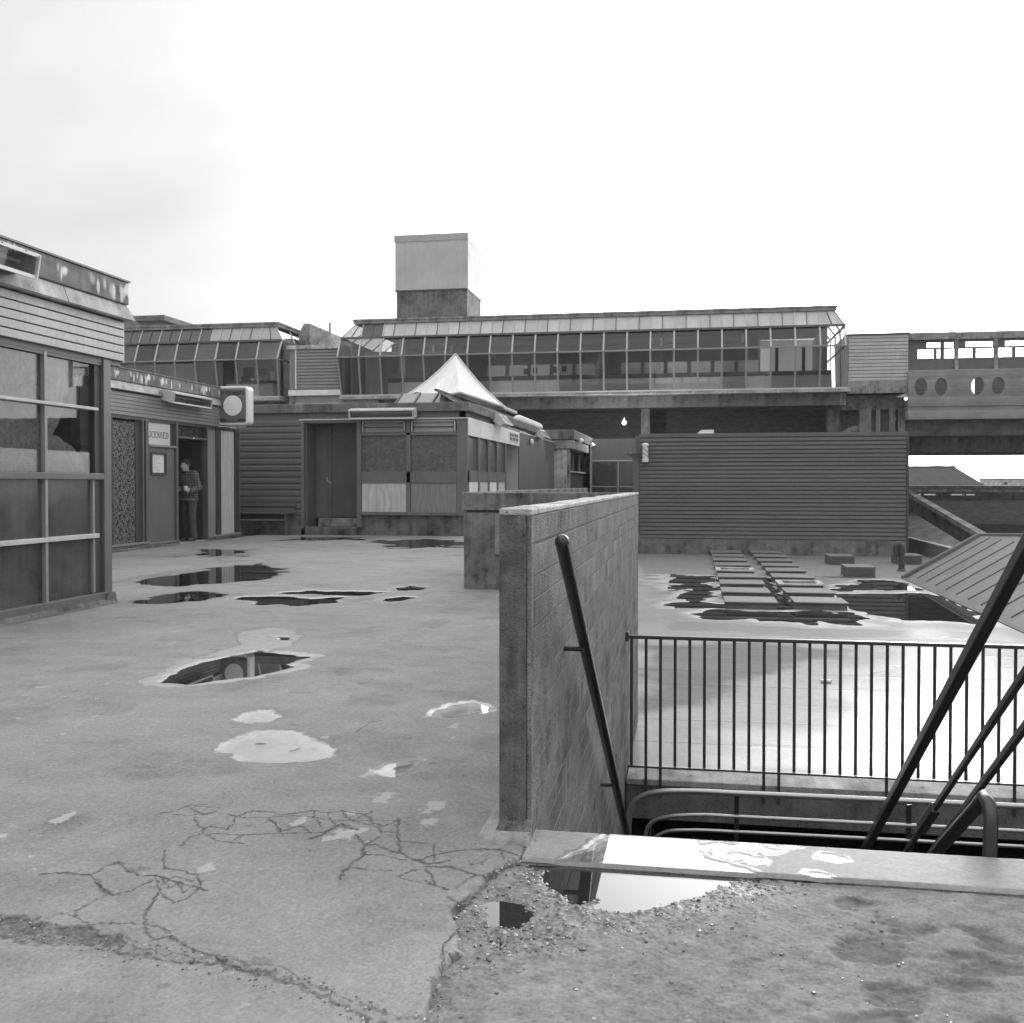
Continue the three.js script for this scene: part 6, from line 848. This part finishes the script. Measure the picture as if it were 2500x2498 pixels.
{
  // x is his left, z the way he faces; feet at y = 0
  const J = { hipL: [0.09, 0.9, 0], hipR: [-0.09, 0.9, 0], kneeL: [0.1, 0.49, 0.05], kneeR: [-0.1, 0.49, 0.02], ankL: [0.11, 0.09, 0.01], ankR: [-0.1, 0.09, -0.05], pel: [0, 0.95, 0], waist: [0, 1.06, 0.015], chest: [0, 1.28, 0.05], shL: [0.175, 1.4, 0.06], shR: [-0.175, 1.4, 0.06], elL: [0.25, 1.14, 0.0], elR: [-0.24, 1.14, 0.02], wrL: [0.21, 1.07, 0.19], wrR: [-0.07, 1.09, 0.27], neck: [0, 1.46, 0.07], head: [0, 1.6, 0.13] };
  const arms = (x, y, z, o) => Math.min(smin(cone(x, y, z, J.shL, J.elL, 0.055 + o, 0.043 + o), cone(x, y, z, J.elL, J.wrL, 0.043 + o, 0.03 + o), 0.03), smin(cone(x, y, z, J.shR, J.elR, 0.055 + o, 0.043 + o), cone(x, y, z, J.elR, J.wrR, 0.043 + o, 0.03 + o), 0.03));
  const torso = (x, y, z, o) => { const X = x * 0.72; let d = cone(X, y, z, [0, 0.93, 0], [0, 1.08, 0.015], 0.115 + o, 0.105 + o); d = smin(d, cone(X, y, z, J.waist, J.chest, 0.105 + o, 0.125 + o), 0.06); return smin(d, cone(x, y, z, J.shL, J.shR, 0.07 + o, 0.07 + o), 0.07); };
  const legs = (x, y, z, o, fl) => Math.min(smin(cone(x, y, z, J.hipL, J.kneeL, 0.085 + o, 0.06 + o), cone(x, y, z, J.kneeL, J.ankL, 0.058 + o, 0.04 + o + fl), 0.04), smin(cone(x, y, z, J.hipR, J.kneeR, 0.085 + o, 0.06 + o), cone(x, y, z, J.kneeR, J.ankR, 0.058 + o, 0.04 + o + fl), 0.04));
  const head = (x, y, z) => { const [hx, hy, hz] = J.head; let d = ball(x, y, z, [hx, hy + 0.02, hz], [0.077, 0.105, 0.095]); d = smin(d, ball(x, y, z, [hx, hy - 0.06, hz + 0.035], [0.052, 0.06, 0.058]), 0.03); d = smin(d, cone(x, y, z, [hx, hy + 0.02, hz + 0.092], [hx, hy - 0.022, hz + 0.112], 0.009, 0.014), 0.015); d = smin(d, cone(x, y, z, [hx - 0.022, hy - 0.055, hz + 0.088], [hx + 0.022, hy - 0.055, hz + 0.088], 0.008, 0.008), 0.008); for (const s of [-1, 1]) { d = Math.max(d, -ball(x, y, z, [hx + s * 0.032, hy + 0.018, hz + 0.098], [0.02, 0.012, 0.014])); d = Math.min(d, ball(x, y, z, [hx + s * 0.032, hy + 0.018, hz + 0.078], [0.013, 0.012, 0.013])); d = smin(d, ball(x, y, z, [hx + s * 0.078, hy + 0.0, hz - 0.005], [0.01, 0.032, 0.02]), 0.008); } return smin(d, cone(x, y, z, [0, 1.4, 0.05], [0, 1.55, 0.105], 0.06, 0.052), 0.03); };
  const hand = (x, y, z, w, dir, up, curl) => { // palm, four fingers and a thumb
    const W = v3(w), D = v3(dir).normalize(), U = v3(up).normalize(), S = new THREE.Vector3().crossVectors(D, U), p = (a, b, c) => [W.x + D.x * a + S.x * b + U.x * c, W.y + D.y * a + S.y * b + U.y * c, W.z + D.z * a + S.z * b + U.z * c]; let d = 9;
    for (let k = -2; k <= 2; k++) d = smin(d, cone(x, y, z, p(0.0, k * 0.008, 0), p(0.085, k * 0.017, 0), 0.017, 0.012), 0.012);
    const L = [0.068, 0.078, 0.072, 0.056]; for (let f = 0; f < 4; f++) { const b = -0.03 + f * 0.02, a0 = p(0.085, b, 0), a1 = p(0.085 + L[f] * 0.45, b * 1.05, -curl * 0.02), a2 = p(0.085 + L[f] * (0.8 - curl * 0.4), b * 1.05, -curl * 0.045), a3 = p(0.085 + L[f] * (1 - curl * 0.9), b, -curl * 0.06); d = Math.min(d, cone(x, y, z, a0, a1, 0.0095, 0.0088), cone(x, y, z, a1, a2, 0.0088, 0.008), cone(x, y, z, a2, a3, 0.008, 0.007)); }
    return Math.min(d, smin(cone(x, y, z, p(0.025, -0.03, 0), p(0.065, -0.052, -0.02 * curl - 0.005), 0.013, 0.01), cone(x, y, z, p(0.065, -0.052, -0.02 * curl - 0.005), p(0.095, -0.048, -0.035 * curl), 0.01, 0.008), 0.006));
  };
  const hL = (x, y, z) => hand(x, y, z, J.wrL, [-0.25, 0.3, 0.85], [0.9, 0.1, 0.25], 0.95), hR = (x, y, z) => hand(x, y, z, J.wrR, [0.3, 0.0, 0.9], [-0.3, 0.9, 0.1], 0.6);
  const body = (x, y, z) => Math.min(smin(smin(torso(x, y, z, -0.012), legs(x, y, z, -0.01, 0), 0.05), arms(x, y, z, -0.01), 0.03), smin(head(x, y, z), 9, 0.01));
  const t = thing('person', 'man in a checked jacket and dark trousers standing in the licensed doorway holding a mug', 'person', [0, 0, 0]);
  const skin = M(0.3, { r: 0.6 }), mk = (g) => g;
  const b1 = isoMesh(body, [0, 0.88, 0.06], 0.95, 120), b2 = isoMesh(head, [0, 1.58, 0.12], 0.17, 90), b3 = isoMesh(hL, [0.19, 1.1, 0.27], 0.15, 80), b4 = isoMesh(hR, [-0.04, 1.09, 0.35], 0.15, 80);
  part(t, 'body', [b1, b2, b3, b4].map(mk), skin);
  const jacket = (x, y, z) => { let d = smin(torso(x, y, z, 0.03), arms(x, y, z, 0.026), 0.04); d = Math.max(d, 0.86 - y, -cone(x, y, z, [0, 1.36, 0.09], [0, 1.62, 0.16], 0.055, 0.07)); d = Math.min(d, Math.max(Math.abs(torso(x, y, z, 0.036)) - 0.006, Math.abs(y - 0.885) - 0.03)); return Math.min(d, Math.max(Math.abs(cone(x, y, z, [0, 1.44, 0.06], [0, 1.52, 0.08], 0.095, 0.075)) - 0.008, Math.abs(y - 1.47) - 0.03, y - 1.5 + 0.25 * Math.max(0, z - 0.1))); };
  part(t, 'jacket', isoMesh(jacket, [0, 1.18, 0.08], 0.4, 100), M(0.16, { t: 'plaid', w: 0.32, r: 0.95 }), 'checked woollen jacket with a pale hem'); part(t, 'jacket_hem', isoMesh((x, y, z) => Math.max(Math.abs(torso(x, y, z, 0.04)) - 0.007, Math.abs(y - 0.885) - 0.026), [0, 0.89, 0], 0.22, 60), M(0.2, { t: 'cloth', w: 0.3, r: 0.95 }));
  part(t, 'trousers', isoMesh((x, y, z) => Math.max(smin(legs(x, y, z, 0.018, 0.028), cone(x * 0.75, y, z, [0, 0.9, 0], [0, 0.98, 0], 0.115, 0.11), 0.05), 0.05 - y, y - 1.0), [0, 0.5, 0.02], 0.56, 100), M(0.07, { t: 'cloth', w: 0.4, r: 0.95 }));
  for (const a of [J.ankL, J.ankR]) part(t, 'shoe', isoMesh((x, y, z) => Math.max(smin(cone(x, y, z, [a[0], 0.05, a[2] - 0.05], [a[0] * 1.15, 0.035, a[2] + 0.16], 0.042, 0.036), cone(x, y, z, [a[0], 0.06, a[2]], [a[0], 0.11, a[2]], 0.045, 0.045), 0.03), 0.002 - y), [a[0], 0.08, a[2] + 0.05], 0.2, 50), M(0.05, { r: 0.5 }));
  part(t, 'hair', isoMesh((x, y, z) => { const [hx, hy, hz] = J.head, n = (fbm(x * 40 + 9, y * 26 + z * 30, 3) - 0.5) * 0.016; let d = ball(x, y, z, [hx, hy + 0.032, hz - 0.012], [0.09, 0.108, 0.105]) + n; d = Math.max(d, -(z - hz + 0.0) * -0.2 + (hy - 0.06 - y) * 0.5); return Math.max(d, Math.min(z - hz - 0.055, hy + 0.062 - y), Math.min(z - hz - 0.02, hy + 0.03 - y)); }, [0, 1.61, 0.12], 0.17, 80), M(0.025, { t: 'cloth', w: 0.2, r: 0.8 }));
  const place = [-10.55, 0.036, -19.5], turn = Math.atan2(-0.2, 0.98);
  t.position.set(...place); t.rotation.y = turn;
  const mug = thing('mug', 'white mug held by the man in the doorway', 'mug', [0, 0, 0]); const c = [0.145, 1.125, 0.285];
  part(mug, 'cup', new THREE.LatheGeometry([[0.001, -0.045], [0.036, -0.045], [0.039, 0.05], [0.036, 0.05], [0.034, -0.04], [0.001, -0.04]].map((p) => new THREE.Vector2(...p)), 20).translate(...c), MAT.white); part(mug, 'handle', new THREE.TorusGeometry(0.022, 0.006, 6, 16, Math.PI).rotateZ(-Math.PI / 2).translate(c[0] + 0.037, c[1], c[2]), MAT.white); mug.position.set(...place); mug.rotation.y = turn;
}
// ---------------------------------------------------------------- small litter
{
  solo('cigarette_packet', B(1.62, 1.75, LOW + 0.02, LOW + 0.045, -13.02, -12.95, 0.004), MAT.white, 'crushed white packet lying on the lower roof beyond the railing', 'litter');
  const leaf = (x, z, s, a, lab, m = MAT.frameDark, y = 0.012) => { const sh = new THREE.Shape(); sh.moveTo(-1, 0); sh.quadraticCurveTo(-0.2, 0.5, 1, 0.05); sh.quadraticCurveTo(0, -0.4, -1, 0); const g = new THREE.ExtrudeGeometry(sh, { depth: 0.06, bevelEnabled: false, curveSegments: 6 }); g.scale(s, s, s * 0.4).rotateX(-Math.PI / 2).rotateY(a).translate(x, y, z); return solo('dead_leaf', g, m, lab, 'leaf'); };
  leaf(-1.84, -4.38, 0.045, 1.2, 'curled dead leaf in the bright oval puddle', MAT.plyPale, 0.002); leaf(-2.04, -4.44, 0.03, 0.1, 'thin dark twig in the bright oval puddle', MAT.frameDark, 0.002);
  leaf(-1.25, -4.19, 0.06, 0.9, 'dark stalk lying in the leaf-shaped puddle', MAT.frameDark, 0.002);
}
renderer.render(scene, camera);
